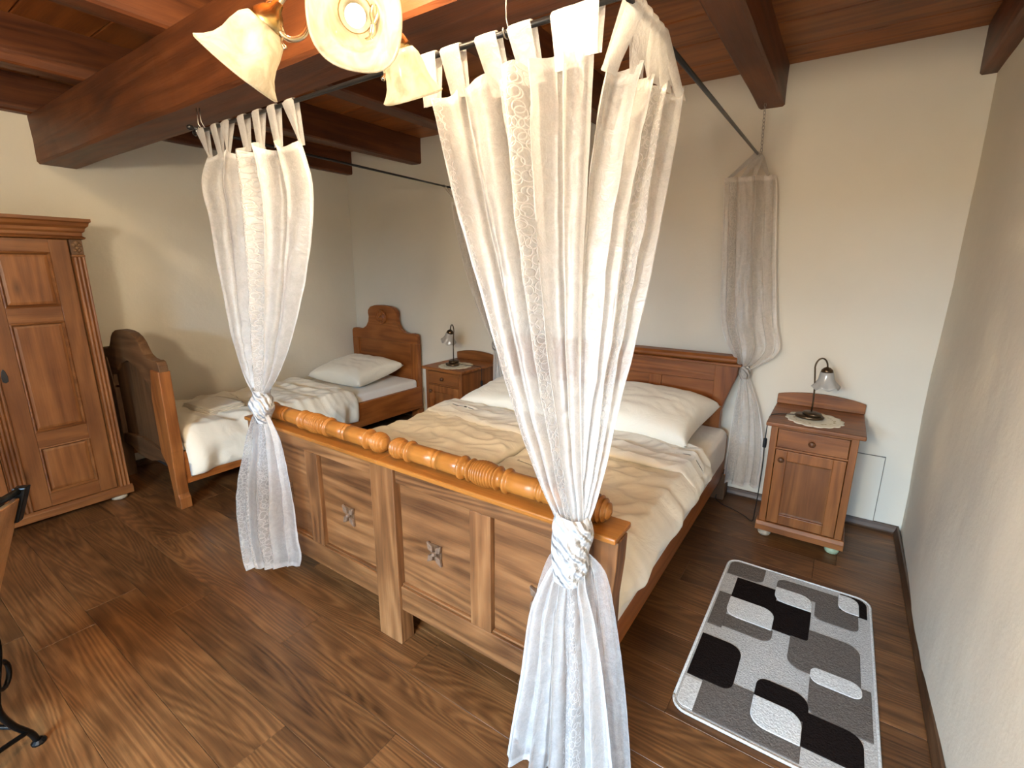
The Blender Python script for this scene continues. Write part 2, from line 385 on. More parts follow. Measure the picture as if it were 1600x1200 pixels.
# ceiling: boards over joists, a big main beam under the joists
ceil = tag(MB().box(XL-.2, XR+.2, YF-.2, YB+.25, ZC+.035, ZC+.12).build('ceiling', GAP), kind='structure')
y = YB+.04
while y > YF-.1:
    wd = random.choice((.29, .30, .31)); y0 = y-wd
    o = MB().box(-(XR-XL)/2-.1, (XR-XL)/2+.1, -wd/2+.003, wd/2-.003, 0, .03).build('board', BOARD, ceil, .005)
    o.location = ((XL+XR)/2, (y+y0)/2, ZC+random.uniform(-.003, .003)); y = y0
def timber(name, x0, x1, y0, y1, z0, z1, axis, cham=.014, amp=.005, mat=None):
    """an old hewn beam: chamfered section swept along its axis with slight unevenness"""
    mb = MB(); n = 36; L0, L1 = (x0, x1) if axis == 'X' else (y0, y1); a0, a1 = (y0, y1) if axis == 'X' else (x0, x1)
    c = cham; sec = [(a0, z0+c), (a0+c, z0), ((a0+a1)/2, z0), (a1-c, z0), (a1, z0+c), (a1, (z0+z1)/2), (a1, z1), (a0, z1), (a0, (z0+z1)/2)]
    sd = random.uniform(0, 50)
    def P(u, v):
        i = int(round(u*len(sec))) % len(sec); p, q = sec[i]; L = L0+(L1-L0)*v
        dp = amp*nz(L*1.6+sd, i*.9, sd)+amp*.5*nz(L*7, i*2.3, sd); dq = amp*nz(L*1.5, i*.7+9, sd) if q < z1-.01 else 0
        return (L, p+dp, q+dq) if axis == 'X' else (p+dp, L, q+dq)
    mb.grid(P, len(sec), n, wrapu=True)
    mb.bm.verts.ensure_lookup_table(); m = len(sec)
    mb.bm.faces.new(mb.bm.verts[:m]); mb.bm.faces.new(mb.bm.verts[-m:])
    return mb.build(name, mat or BEAM[axis], ceil)
timber('main_beam', XL-.05, XR+.05, 1.04, 1.247, 2.19, 2.475, 'X', .012, .006)
for (x0, x1) in ((-4.455, -4.365), (-3.515, -3.385), (-2.52, -2.385), (-1.53, -1.40), (-.575, -.440), (.395, .52)):
    timber('joist', x0, x1, YF-.05, YB+.05, 2.474, ZC+.002, 'Y', .010, .004)
# baseboards
def skirting(name, pts_axis, a0, a1, wallpos, sgn, axis):
    prof = [(0, 0), (.022, 0), (.022, .012), (.014, .030), (.010, .048), (0, .050)]
    pr = [(wallpos+sgn*p, q) for p, q in prof]
    tag(MB().prism(pr, a0, a1, 'X' if axis == 'X' else 'Y').build(name, SKIRT[axis], None, .002), kind='structure')
skirting('baseboard_back', None, XL, XR, YB, -1, 'X')
skirting('baseboard_right', None, YF, YB, XR, -1, 'Y')
skirting('baseboard_left', None, YF, YB, XL, 1, 'Y')

# ------------------------------------------------------------------ double bed
bed = thing('double_bed', 'honey pine double bed with turned rollers along its panelled footboard', 'bed', (-1.41, 2.3, 0))
CX, FY0, FY1 = -1.412, 1.165, 1.215
def mir(x, s): return CX+s*(x-CX)
B = BEDPINE
o = box('centre_post', B['Z'], bed, -1.475, -1.340, FY0-.012, FY1+.01, 0, .804, .004)
for s in (1, -1):
    def bx(name, mat, x0, x1, *a, parent=bed, **kw):
        p, q = sorted((mir(x0, s), mir(x1, s))); return box(name, mat, parent, p, q, *a, **kw)
    # end post, flared at its head
    xo, xi = mir(-.425, s), mir(-.50, s)
    post = MB().prism([(xi, 0), (xo-s*.010, 0), (xo-s*.012, .60), (xo-s*.002, .72), (xo, .804), (xi, .804)], FY0-.012, FY1+.012, 'Y').build('post', B['Z'], bed, .004)
    bx('top_rail', B['X'], -1.340, -.50, FY0, FY1, .735, .804)
    bx('bottom_rail', B['X'], -1.340, -.50, FY0, FY1, .165, .275)
    bx('stile', B['Z'], -.972, -.880, FY0, FY1, .275, .735)
    for (a, b) in ((-1.340, -.972), (-.880, -.50)):
        pn = bx('panel', B['X'], a+.001, b-.001, FY0+.022, FY1-.012, .274, .736, bevel=.001)
        # bead along the lower edge of the recess
        bx('bead', B['X'], a+.002, b-.002, FY0+.008, FY0+.024, .276, .286, parent=pn, bevel=.003)
        c, zc, yf = (mir(a, s)+mir(b, s))/2, .487, FY0+.022
        mb = MB()                                                     # carved four-petalled flower on a square
        mb.box(c-.030, c+.030, yf-.004, yf+.002, zc-.036, zc+.036)
        rs = mb.build('carved_rosette', DARKBED['Z'], pn, .002); rs['label'] = 'small dark carved square flower'
        mb = MB()
        for kx in (-1, 1):
            for kz in (-1, 1):
                pts = [(c+kx*.006, zc+kz*.006), (c+kx*.030, zc+kz*.012), (c+kx*.036, zc+kz*.044), (c+kx*.010, zc+kz*.030)]
                if kx*kz < 0: pts = pts[::-1]
                mb.prism(pts, yf-.016, yf-.003, 'Y')
        mb.lathe([(.001, .016), (.008, .013), (.010, 0)], (c, yf-.008, zc), (0, -1, 0), 10)
        q = mb.build('petals', plain('carved_petal', (.14, .085, .052), .6, 0, .3, 60) if 'carved_petal' not in bpy.data.materials else bpy.data.materials['carved_petal'], pn, .003)
    # ledge and turned roller
    bx('ledge', ROLLP['X'], -1.414, -.428, FY0-.028, FY1+.045, .803, .822, bevel=.005)
    L = .925; x0 = mir(-1.400, s)+.006; ya = 1.205; za = .864
    prof = []
    def seg(f0, f1, fn, n=8):
        for i in range(n+1): t = i/n; prof.append((fn(t), (f0+(f1-f0)*t)*L))
    def ribs(nr, r0, r1):
        return lambda t: r0+(r1-r0)*math.sin(PI*t)**.6 - .0042*(1+math.cos(2*PI*nr*t))
    prof.append((.002, 0))
    seg(.002, .088, lambda t: max(.006, .043*math.sin(PI*(.06+.80*t))**.55 - .0034*(1+math.cos(2*PI*6*t))), 42)
    seg(.092, .104, lambda t: .026, 2)
    seg(.106, .126, lambda t: .031+.012*math.sin(PI*t), 8)
    seg(.128, .25, lambda t: .035, 3); seg(.252, .262, lambda t: .0305, 1); seg(.264, .272, lambda t: .036, 2); seg(.274, .282, lambda t: .031, 1)
    seg(.284, .385, lambda t: .035, 3)
    seg(.387, .410, lambda t: .033+.011*math.sin(PI*t), 8); seg(.412, .432, lambda t: .028, 2); seg(.434, .446, lambda t: .032+.010*math.sin(PI*t), 6)
    seg(.448, .556, ribs(9, .034, .046), 64)
    seg(.558, .570, lambda t: .032+.010*math.sin(PI*t), 6); seg(.572, .592, lambda t: .028, 2); seg(.594, .618, lambda t: .033+.011*math.sin(PI*t), 8)
    seg(.620, .730, lambda t: .035, 3); seg(.732, .742, lambda t: .0305, 1); seg(.744, .752, lambda t: .036, 2); seg(.754, .762, lambda t: .031, 1)
    seg(.764, .872, lambda t: .035, 3)
    seg(.874, .894, lambda t: .031+.012*math.sin(PI*t), 8); seg(.896, .908, lambda t: .026, 2)
    seg(.912, .998, lambda t: max(.006, .043*math.sin(PI*(.14+.80*t))**.55 - .0034*(1+math.cos(2*PI*6*t))), 42)
    prof.append((.002, L))
    MB().lathe(prof, (x0, ya, za), (s, 0, 0), 28).build('turned_roller', ROLLP['X'], bed, smooth=True)
    # side rail
    bx('side_rail', HEADPINE['Y'], -.560, -.522, FY1, 3.36, .165, .455)
# headboard
HX0, HX1, HY0, HY1 = mir(-.50, -1), -.50, 3.345, 3.385
H = HEADPINE
for s in (1, -1):
    e = lambda v: mir(v, s)
    pr = [(e(-.640), .19), (e(-.578), .19), (e(-.580), .62), (e(-.560), .70), (e(-.530), .80), (e(-.505), .87), (e(-.500), .935), (e(-.640), .935)]
    MB().prism(pr, HY0-.02, HY1+.015, 'Y').build('head_post', H['Z'], bed, .004)
    p, q = sorted((e(-.600), e(-.495))); box('post_foot', DARKBED['Z'], bed, p, q, HY0-.03, HY1+.03, 0, .19, .006)
box('head_top_rail', H['X'], bed, mir(-.64, -1), -.64, HY0, HY1, .818, .935)
box('head_bottom_rail', H['X'], bed, mir(-.64, -1), -.64, HY0, HY1, .22, .34)
for x in (-1.041, -1.412, -1.783): box('head_stile', H['Z'], bed, x-.045, x+.045, HY0, HY1, .34, .818)
for a, b in ((-.996, -.64), (-1.367, -1.086), (-1.738, -1.457), (mir(-.64, -1), -1.828)):
    box('head_panel', H['X'], bed, a-.001, b+.001, HY0+.016, HY1-.008, .335, .822, .001)
box('head_ledge', H['X'], bed, mir(-.480, -1), -.480, HY0-.045, HY1+.03, .935, .953, .005)
MB().prism([(HY0-.022, .953), (HY0-.034, .966), (HY0-.034, .982), (HY0-.022, .998), (HY1+.02, 1.002), (HY1+.02, .953)], mir(-.512, -1), -.512, 'X').build('head_cornice', H['X'], bed, .004)
box('slat_base', GAP, bed, mir(-.565, -1), -.565, FY1+.004, HY0-.03, .22, .27)

# ------------------------------------------------------------------ bedding
def cushion(name, cx, cy, z0, sx, sy, h, rot, label, tilt=0, mat=LINEN, seed=0, corner=.10):
    mb = MB(); n = 44
    M = Matrix.Translation((cx, cy, z0)) @ Matrix.Rotation(rot, 4, 'Z') @ Matrix.Rotation(tilt, 4, 'X')
    def side(sg):
        def P(u, v):
            a, b = 2*u-1, 2*v-1
            ed = max(0, (1-abs(a)**2.6))*max(0, (1-abs(b)**2.6))
            t = ed**.38
            pin = 1-corner*(1-abs(a)**2)*abs(b)**3; pin2 = 1-corner*(1-abs(b)**2)*abs(a)**3
            wr = .012*nz(a*2.2+seed, b*2.2, 1)+.010*nz(a*1.5+seed, b*6, 5)*(1-abs(b))+.008*nz((a+b)*5, (a-b)*1.2+seed, 3)
            z = sg*(h*.5*t+wr*t) if sg > 0 else -(h*.5*t)*.8
            return M @ Vector((a*sx/2*pin2, b*sy/2*pin, z+h*.40))
        return P
    mb.grid(side(1), n, n); mb.grid(side(-1), n, n)
    bmesh.ops.remove_doubles(mb.bm, verts=mb.bm.verts, dist=.0005)
    o = mb.build(name, mat, None, smooth=True)
    return tag(o, label, 'pillow')
def rounded_block(name, x0, x1, y0, y1, z0, z1, mat, label, cat, r=.05):
    o = MB().box(x0, x1, y0, y1, z0, z1).build(name, mat, None, r, smooth=True, seg=4); return tag(o, label, cat)
def wr_cloth(x, y, seed, amp=1.0):
    """height of soft creases"""
    h = .020*nz(x*2.0+seed, y*3.5, seed)+.017*(1-abs(nz(x*2.5+y*1.5+seed, y*6.0, 2.2))*2.4)+.007*nz(x*9, y*14+seed, 4)+.010*(1-abs(nz(x*5+seed, y*11-x*6, 7))*2.4)
    return h*amp
def quilt(name, xs, ys, top, th, label, cat, over_r=0, over_l=0, over_f=0, seed=0, mat=LINEN, amp=1.0, parent=None, hang=.6, edge=.10, nu=120, nv=130):
    """a soft slab lying at height top(x,y): its right/left borders may hang over (drop in metres)"""
    x0, x1 = xs; y0, y1 = ys; W = x1-x0
    tot = over_l+W+over_r
    def path(s):                                   # s in metres from the left hanging edge
        if s < over_l: return x0-hang*.03-.010*math.sin(1+s*9), -(over_l-s), -1
        if s > over_l+W:
            d = s-over_l-W; return x1+.03*(1-math.exp(-d*25)), -d, 1
        x = x0+(s-over_l); e = min(s-over_l, over_l+W-s)
        return x, 0, 0
    def side(sg):
        def P(u, v):
            s = u*tot; x, dz, k = path(s); yy = y0+(y1-y0)*v
            yy += .012*nz(s*3, v*2+seed, 9)*(1 if v < .5 else -1)
            t = min(1, min(u*tot, (1-u)*tot)/edge)*1.0; t2 = min(1, min(v, 1-v)*(y1-y0)/edge)
            puff = (1-(1-t)**2.4)**.5*(1-(1-t2)**2.4)**.5
            base = top(x, yy)
            wv = wr_cloth(s, yy, seed, amp)*puff
            if k == 0:
                rr = .035                                # round the shoulder where the cloth turns over
                e1 = (x1-x) if over_r else 9; e0 = (x-x0) if over_l else 9; e = min(e1, e0)
                dn = rr-math.sqrt(max(0, rr*rr-(rr-min(e, rr))**2))
                z = base-dn+(th*puff+wv if sg > 0 else 0); return Vector((x, yy, z))
            fold = .018*math.sin(yy*17+2*nz(yy*2, seed))+.012*nz(yy*11, s*2, seed)
            d = -dz
            xx = x+k*(th*puff*.9 if sg > 0 else 0)+k*(fold*min(1, d/.10)+wv*.5)
            zz = base-.035+dz*(.90+.12*nz(yy*2.3, 4.4, seed)) + (th*.5*math.exp(-d*30) if sg > 0 else 0)
            return Vector((xx, yy, zz))
        return P
    mb = MB(); mb.grid(side(1), nu, nv); mb.grid(side(-1), nu, nv)
    bmesh.ops.remove_doubles(mb.bm, verts=mb.bm.verts, dist=.0004)
    o = mb.build(name, mat, parent, smooth=True)
    if parent is None: tag(o, label, cat)
    return o
mattress = rounded_block('mattress', mir(-.515, -1), -.515, FY1+.015, 3.335, .27, .515, SHEET, 'white sheeted mattress of the wide bed, bare near the headboard', 'mattress', .05)
def bedtop(x, y): return .516
dv_r = quilt('duvet', (-1.400, -.520), (1.235, 2.66), bedtop, .050, 'cream duvet on the right half of the double bed, hanging over its side', 'duvet', over_r=.075, seed=3.3)
dv_l = quilt('duvet', (-2.300, -1.415), (1.24, 2.62), bedtop, .050, 'cream duvet on the left half of the double bed, next to the single bed', 'duvet', over_l=.08, seed=8.1)
for o_ in (dv_r, dv_l): o_['group'] = 'duvets on the double bed'
quilt('turned_edge', (-1.395, -.515), (2.27, 2.655), lambda x, y: .572, .020, None, None, over_r=.06, seed=5.2, parent=dv_r, amp=.8, edge=.04)
quilt('turned_edge', (-2.295, -1.42), (2.29, 2.615), lambda x, y: .572, .020, None, None, seed=1.7, parent=dv_l, amp=.8, edge=.04)
cushion('pillow', -.985, 2.93, .535, .82, .66, .28, -.06, 'plump cream pillow on the right side of the double bed', .13, seed=2)['group'] = 'pillows on the double bed'
cushion('pillow', -1.86, 2.95, .535, .84, .66, .20, .05, 'cream pillow on the left side of the double bed, mostly behind the big curtain', .10, seed=6)['group'] = 'pillows on the double bed'

# ------------------------------------------------------------------ single bed
sb = thing('single_bed', 'narrow wooden single bed with crested ends along the left wall', 'bed', (-3.9, 2.3, 0))
def crest(xa, xb, zs, zp, r=.06, neck=.42, n=12):
    """top outline from right to left: shoulders zs, raised rounded crest zp in the middle"""
    c = (xa+xb)/2; hw = (xb-xa)/2; pts = []
    h = zp-zs
    if neck > .41: half = [(1.0, zs-.07), (.995, zs-.03), (.97, zs-.008), (.92, zs), (.82, zs-.004), (.70, zs+.02*h), (.60, zs+.14*h), (.53, zs+.36*h), (.47, zs+.60*h), (.38, zs+.80*h), (.26, zs+.93*h), (.12, zs+.99*h), (0, zp)]
    else: half = [(1.0, zs-.07), (.995, zs-.03), (.96, zs-.006), (.88, zs), (.76, zs-.006), (.62, zs+.01*h), (.52, zs+.12*h), (.45, zs+.30*h), (.425, zs+.50*h), (.44, zs+.66*h), (.43, zs+.78*h), (.36, zs+.91*h), (.22, zs+.98*h), (0, zp)]
    pts = [(c+a*hw, z) for a, z in half]+[(c-a*hw, z) for a, z in half[-2::-1]]
    return pts
# headboard (against the back wall)
hx0, hx1, hy0, hy1 = -4.440, -3.445, 3.375, 3.425
top = crest(hx0, hx1, .905, 1.165, neck=.40)
fr = top + [(hx0, .80), (hx0+.10, .80), (hx1-.10, .80), (hx1, .80)]
MB().prism(fr, hy0, hy1, 'Y').build('head_crest', H['X'], sb, .006)
for a, b in ((hx0, hx0+.10), (hx1-.10, hx1)): box('head_post', H['Z'], sb, a, b, hy0, hy1, .125, .801, .005)
for a, b in ((hx0-.0, hx0+.10), (hx1-.10, hx1)): box('head_foot', H['Z'], sb, a, b, hy0-.012, hy1+.012, 0, .126, .006)
box('head_panel', H['X'], sb, hx0+.10, hx1-.10, hy0+.018, hy1-.01, .30, .801, .001)
box('head_rail', H['X'], sb, hx0+.10, hx1-.10, hy0, hy1, .16, .30)
cx = (hx0+hx1)/2; mb = MB()
mb.lathe([(.078, -.004), (.078, .012), (.070, .026), (.060, .010), (.046, .008), (.043, .026), (.032, .030), (.025, .010), (.015, .012), (.011, .032), (.001, .036)], (cx, hy0, 1.045), (0, -1, 0), 28)
for kk in range(8):
    a = kk*PI/4; mb.lathe([(.012, 0), (.009, .008), (.001, .011)], (cx+.051*math.cos(a), hy0-.008, 1.045+.051*math.sin(a)), (0, -1, 0), 8)
mb.build('carved_rosette', H['X'], sb, smooth=True)['label'] = 'round carved rosette on the crest'
# footboard (nearer the wardrobe), dark old wood
fx0, fx1, fy0, fy1 = -4.370, -3.385, 1.148, 1.200
top = crest(fx0, fx1, .985, 1.140, neck=.42)
tc_ = []
for (x, z) in top: tc_.append((x, z))
inner = [(fx0+.17, .70), (fx0+.17, .80), (fx0+.26, .84), (fx0+.34, .90), (-3.8775, .935), (fx1-.34, .90), (fx1-.26, .84), (fx1-.17, .80), (fx1-.17, .70)]
D = DARKBED
MB().prism(tc_+inner, fy0, fy1, 'Y').build('foot_crest', D['X'], sb, .004)
for sg, xo in ((1, fx1), (-1, fx0)):
    e = lambda d: xo-sg*d
    pr = [(e(0), .92), (e(0), .40), (e(.012), .30), (e(.014), .10), (e(-.006), .075), (e(-.006), .0), (e(.075), 0), (e(.080), .10), (e(.10), .28), (e(.17), .36), (e(.17), .72), (e(.12), .92)]
    MB().prism(pr, fy0-.008, fy1+.008, 'Y').build('foot_leg', PINE['Z'] if sg > 0 else D['Z'], sb, .006)
MB().prism([(fx0+.15, .36), (fx0+.15, .29), (fx0+.25, .285), (fx0+.38, .25), (-3.8775, .245), (fx1-.38, .25), (fx1-.25, .285), (fx1-.15, .29), (fx1-.15, .36), (fx1-.30, .375), (-3.8775, .40), (fx0+.30, .375)], fy0, fy1, 'Y').build('foot_rail', D['X'], sb, .004)
box('foot_panel', D['Z'], sb, fx0+.14, fx1-.14, fy0+.022, fy1-.012, .33, .93, .001)
for x in (fx1-.055, fx0+.02): box('side_rail', H['Y'], sb, x, x+.032, fy1, hy0, .155, .375)
box('slat_base', GAP, sb, fx0+.06, fx1-.06, fy1+.01, hy0-.01, .20, .24)
rounded_block('mattress', fx0+.055, fx1-.062, fy1+.02, hy0-.01, .24, .445, SHEET, 'thin white sheeted mattress of the narrow bed, bare below its pillow', 'mattress', .03)
sd = quilt('duvet', (fx0+.06, -3.435), (1.235, 2.60), lambda x, y: .452, .045, 'rumpled cream duvet on the narrow single bed, draped over its side', 'duvet', over_r=.24, seed=12.4, amp=1.2)
cushion('pillow', -3.90, 2.99, .462, .74, .58, .23, .04, 'cream pillow against the crested headboard of the single bed', .16, seed=9)
# folded linen lying on the foot end of the single bed
fl = thing('folded_linen', 'flat folded stack of beige linen on the foot end of the single bed', 'linen', (-3.80, 1.60, .512), local=True, rz=.12)
for i in range(4):
    def P(u, v, i=i):
        x, y = (u-.5)*(.36-.01*i), (v-.5)*(.28-.012*i)
        return Vector((x+.006*nz(v*4, i), y+.006*nz(u*4, i+5), .004+.012*i+.004*nz(u*3, v*3, i)+.004*(1-abs(2*u-1)**6)))
    mb = MB(); mb.grid(P, 12, 10)
    o = mb.build('fold', TOWEL, fl, smooth=True); sm = o.modifiers.new('thickness', 'SOLIDIFY'); sm.thickness = .010; sm.offset = 0

# ------------------------------------------------------------------ nightstands with doilies and lamps
def nightstand(loc, label, fmat):
    t = thing('nightstand', label, 'nightstand', loc, 0, 'pair of pine nightstands', local=True)
    P = PINE; hw = .205; yf, yb = -.235, .235       # front towards -y
    box('side', P['Z'], t, -hw, -hw+.035, yf, yb, .100, .690, .003); box('side', P['Z'], t, hw-.035, hw, yf, yb, .100, .690, .003)
    box('back', P['X'], t, -hw+.035, hw-.035, yb-.012, yb, .10, .690, .001)
    box('rail', P['X'], t, -hw+.035, hw-.035, yf, yf+.06, .676, .690, .001); box('divider', P['X'], t, -hw+.035, hw-.035, yf+.003, yb-.012, .556, .566, .001)
    box('bottom_board', P['X'], t, -hw+.03, hw-.03, yf+.02, yb-.012, .100, .112, .001)
    MB().prism([(yf-.018, .046), (yf-.018, .080), (yf-.006, .100), (yb, .100), (yb, .046)], -hw-.014, hw+.014, 'X').build('plinth', P['X'], t, .003)
    MB().box(-hw-.026, hw+.026, yf-.03, yb+.005, .690, .714).build('top', P['X'], t, .006)
    n = 14; w2 = hw+.026
    arc = [(-w2, .714)]+[(-w2+2*w2*i/n, .772+.030*math.sin(PI*i/n)**.8) for i in range(n+1)]+[(w2, .714)]
    MB().prism(arc, yb-.020, yb+.003, 'Y').build('back_board', P['X'], t, .004)
    d = box('drawer', P['X'], t, -hw+.038, hw-.038, yf-.002, yf+.20, .569, .674, .003)
    MB().lathe([(.006, 0), (.006, .010), (.014, .014), (.017, .021), (.013, .028), (.001, .030)], (0, yf-.002, .621), (0, -1, 0), 16).build('knob', KNOB, d, smooth=True)
    a, b = -hw+.038, hw-.038; z0, z1 = .104, .553; f = .058
    dm = MB().box(a, a+f, yf-.002, yf+.018, z0, z1).box(b-f, b, yf-.002, yf+.018, z0, z1)
    dm.box(a+f, b-f, yf-.002, yf+.018, z0, z0+f).box(a+f, b-f, yf-.002, yf+.018, z1-f, z1)
    d = dm.build('door', P['Z'], t, .0025)
    mb = MB(); i0, i1, j0, j1 = a+f-.002, b-f+.002, z0+f-.002, z1-f+.002; yq = yf+.004
    mb.faces([(i0, yq+.007, j0), (i1, yq+.007, j0), (i1, yq+.007, j1), (i0, yq+.007, j1), (i0+.012, yq+.009, j0+.012), (i1-.012, yq+.009, j0+.012), (i1-.012, yq+.009, j1-.012), (i0+.012, yq+.009, j1-.012)],
             [(4, 5, 6, 7), (0, 1, 5, 4), (1, 2, 6, 5), (2, 3, 7, 6), (3, 0, 4, 7)])
    mb.build('door_panel', DOORPINE['Z'], d)
    MB().lathe([(.006, 0), (.006, .010), (.013, .014), (.016, .021), (.012, .028), (.001, .030)], (a+.032, yf-.002, z1-.022-.03), (0, -1, 0), 16).build('knob', KNOB, d, smooth=True)
    for k_, (x, y) in enumerate(((-hw+.035, yf+.03), (hw-.035, yf+.03), (-hw+.035, yb-.045), (hw-.035, yb-.045))):
        MB().lathe([(.018, .0), (.030, .006), (.036, .018), (.034, .030), (.026, .036), (.030, .042), (.030, .047)], (x, y, 0), (0, 0, 1), 18, close=True).build('foot', fmat[k_], t, smooth=True)
    return t
nsr = nightstand((-.035, 3.205, 0), 'pine nightstand in the right corner beside the shag rug', [PALEFOOT, GREENFOOT, PALEFOOT, GREENFOOT])
nsl = nightstand((-2.735, 3.205, 0), 'pine nightstand between the single bed and the double bed', [PALEFOOT]*4)
def doily(loc, label, rx, ry):
    mb = MB(); n = 96
    def rr(a, k): return 1+.085*abs(math.sin(a*8))*k
    rings = [(0.0, 0), (.35, .2), (.7, .5), (.92, 1), (1, 1)]
    def P(u, v):
        i = v*4; a = 2*PI*u; r = v; k = r**2
        return Vector((r*rx*rr(a, k)*math.cos(a), r*ry*rr(a, k)*math.sin(a), .0022+.0012*nz(r*3, a)))
    mb.grid(lambda u, v: P(u, .001+v*.999), n, 10, wrapu=True)
    o = mb.build('doily', DOILY, None, smooth=True); o.location = loc
    m = o.modifiers.new('thickness', 'SOLIDIFY'); m.thickness = .0016
    return tag(o, label, 'doily', 'crocheted doilies under the lamps')
def crochet():
    s = NT('crochet'); tc = s.n('ShaderNodeTexCoord'); v = tc.outputs['Object']
    ln = s.n('ShaderNodeVectorMath', operation='LENGTH'); s.l(v, ln.inputs[0])
    vo = s.n('ShaderNodeTexVoronoi', i_Scale=60.0); s.l(v, vo.inputs['Vector'])
    ring = s.math('LESS_THAN', s.math('ABSOLUTE', s.math('SUBTRACT', ln.outputs['Value'], .098)), .007)
    fl = s.math('MULTIPLY', ring, s.math('LESS_THAN', vo.outputs['Distance'], .42))
    c = s.mix(s.math('MULTIPLY', fl, .75), (.74, .70, .58), (.30, .22, .06))
    b = s.bsdf(c, .9); s.l(s.bump(vo.outputs['Distance'], .6, .004), b.inputs['Normal']); return s.m
DOILY = crochet()
doily((-.045, 3.135, .714), 'scalloped cream doily on the right corner nightstand', .135, .150)
doily((-2.72, 3.12, .714), 'scalloped cream doily on the nightstand between the beds', .135, .150)
def lamp(loc, ang, label, tilt, cord, switch, size=1.0):
    """ang: direction in plan in which the shade leans out"""
    t = thing('table_lamp', label, 'lamp', loc, ang, 'pair of small bedside lamps', local=True)
    MB().lathe([(.050, 0), (.064, .004), (.068, .013), (.060, .021), (.030, .024)], (-.004, .012, .001), (0, 0, 1), 28, wave=lambda r, h, a: (r*(1+.10*math.cos(2*a+.6)), h), close=True).build('base', BRONZE, t, smooth=True)
    MB().lathe([(.034, .020), (.046, .025), (.049, .033), (.042, .040), (.012, .043)], (.004, -.004, .001), (0, 0, 1), 28, wave=lambda r, h, a: (r*(1+.12*math.cos(2*a+2.1)), h), close=True).build('base_stone', BRONZE, t, smooth=True)
    pts = [(0, 0, .04), (.001, 0, .10), (-.002, 0, .18), (-.010, 0, .25), (-.016, 0, .30)]
    for i in range(1, 13):
        a = PI*i/12*1.02; pts.append((-.016+.030-.030*math.cos(a), 0, .30+.052*math.sin(a)))
    MB().tube(pts, .0045, 10).build('stem', BRONZE, t, smooth=True)
    tip = Vector(pts[-1]); ax = Vector((math.sin(tilt), 0, -math.cos(tilt)))
    MB().lathe([(.004, -.010), (.016, -.004), (.027, .006), (.031, .020), (.029, .022)], tip, ax, 20).build('cap', BRONZE, t, smooth=True)
    wave = lambda r, h, a: (r*(1+.07*max(0, (h-.06)/.055)*math.cos(6*a)), h-.010*max(0, (h-.06)/.055)*math.cos(6*a))
    o = MB().lathe([(.026, .016), (.033, .022), (.036, .040), (.040, .062), (.049, .082), (.060, .098), (.067, .108)], tip, ax, 48, wave=wave).build('shade', FROST, t, smooth=True)
    m = o.modifiers.new('thickness', 'SOLIDIFY'); m.thickness = .003
    o['label'] = 'frosted tulip glass shade'
    cp = [interp(cord, i/60) for i in range(61)]
    M = Matrix.Rotation(-ang, 4, 'Z') @ Matrix.Translation(-Vector(loc))
    c = MB().tube([M @ p for p in cp], .0028, 6).build('cord', BLACK, t, smooth=True)
    sw = M @ Vector(switch)
    MB().lathe([(.004, -.030), (.010, -.027), (.011, 0), (.010, .027), (.004, .030)], sw, (0, 0, 1), 8, close=True).build('switch', BLACK, t)
    t.scale = (1, 1, 1)
    return t
lamp((-.065, 3.13, .717), .25, 'small lamp with frosted bell shade on the right corner nightstand', .05,
     [(-.10, 3.15, .728), (-.17, 3.16, .719), (-.235, 3.12, .718), (-.262, 3.08, .714), (-.269, 3.06, .67), (-.270, 3.05, .56), (-.266, 3.06, .42), (-.268, 3.06, .25), (-.275, 3.07, .10), (-.285, 3.10, .012), (-.34, 3.16, .006), (-.42, 3.21, .006), (-.50, 3.25, .006), (-.545, 3.30, .02), (-.525, 3.35, .06), (-.51, 3.42, .10)], (-.2695, 3.054, .55))
lamp((-2.745, 3.12, .717), PI-.35, 'small lamp with frosted tulip shade on the nightstand between the beds', .42,
     [(-2.70, 3.14, .728), (-2.63, 3.17, .720), (-2.57, 3.19, .719), (-2.515, 3.19, .718), (-2.496, 3.19, .712), (-2.490, 3.19, .66), (-2.492, 3.19, .55), (-2.494, 3.20, .35), (-2.49, 3.22, .10), (-2.47, 3.30, .008), (-2.46, 3.40, .008)], (-2.491, 3.19, .57))

# ------------------------------------------------------------------ wardrobe on the left wall (front faces +x)
wd = thing('wardrobe', 'tall panelled pine wardrobe with moulded cornice on the left wall', 'wardrobe', (-4.15, .50, 0))
W0, W1, FX, BXX = -.02, 1.030, -3.870, -4.445
Pn = DOORPINE
box('carcass_side', Pn['Z'], wd, BXX, FX-.02, W1-.03, W1-.006, .095, 1.715); box('carcass_side', Pn['Z'], wd, BXX, FX-.02, W0+.006, W0+.03, .095, 1.715)
box('carcass_back', Pn['Z'], wd, BXX, BXX+.015, W0+.03, W1-.03, .095, 1.715, .001); box('carcass_floor', Pn['Y'], wd, BXX+.015, FX-.03, W0+.03, W1-.03, .095, .115, .001)
MB().prism([(FX-.03, .040), (FX+.018, .040), (FX+.018, .082), (FX+.004, .098), (BXX, .098), (BXX, .040)], W0-.015, W1+.015, 'Y').build('plinth', Pn['Y'], wd, .003)
prof = [(BXX, 1.700), (FX+.004, 1.700), (FX+.020, 1.704), (FX+.028, 1.712), (FX+.010, 1.722), (FX+.012, 1.738), (FX+.026, 1.748), (FX+.030, 1.764), (FX+.048, 1.778), (FX+.055, 1.796), (FX+.066, 1.802), (FX+.066, 1.820), (BXX, 1.820)]
mb = MB(); rings = []
for (y_, sg) in ((W0, -1), (W1, 1)):
    rings.append([mb.bm.verts.new((x, y_+sg*max(0, (x-FX)*.7), z)) for x, z in prof])
n = len(prof)
for i in range(n): mb.bm.faces.new((rings[0][i], rings[0][(i+1) % n], rings[1][(i+1) % n], rings[1][i]))
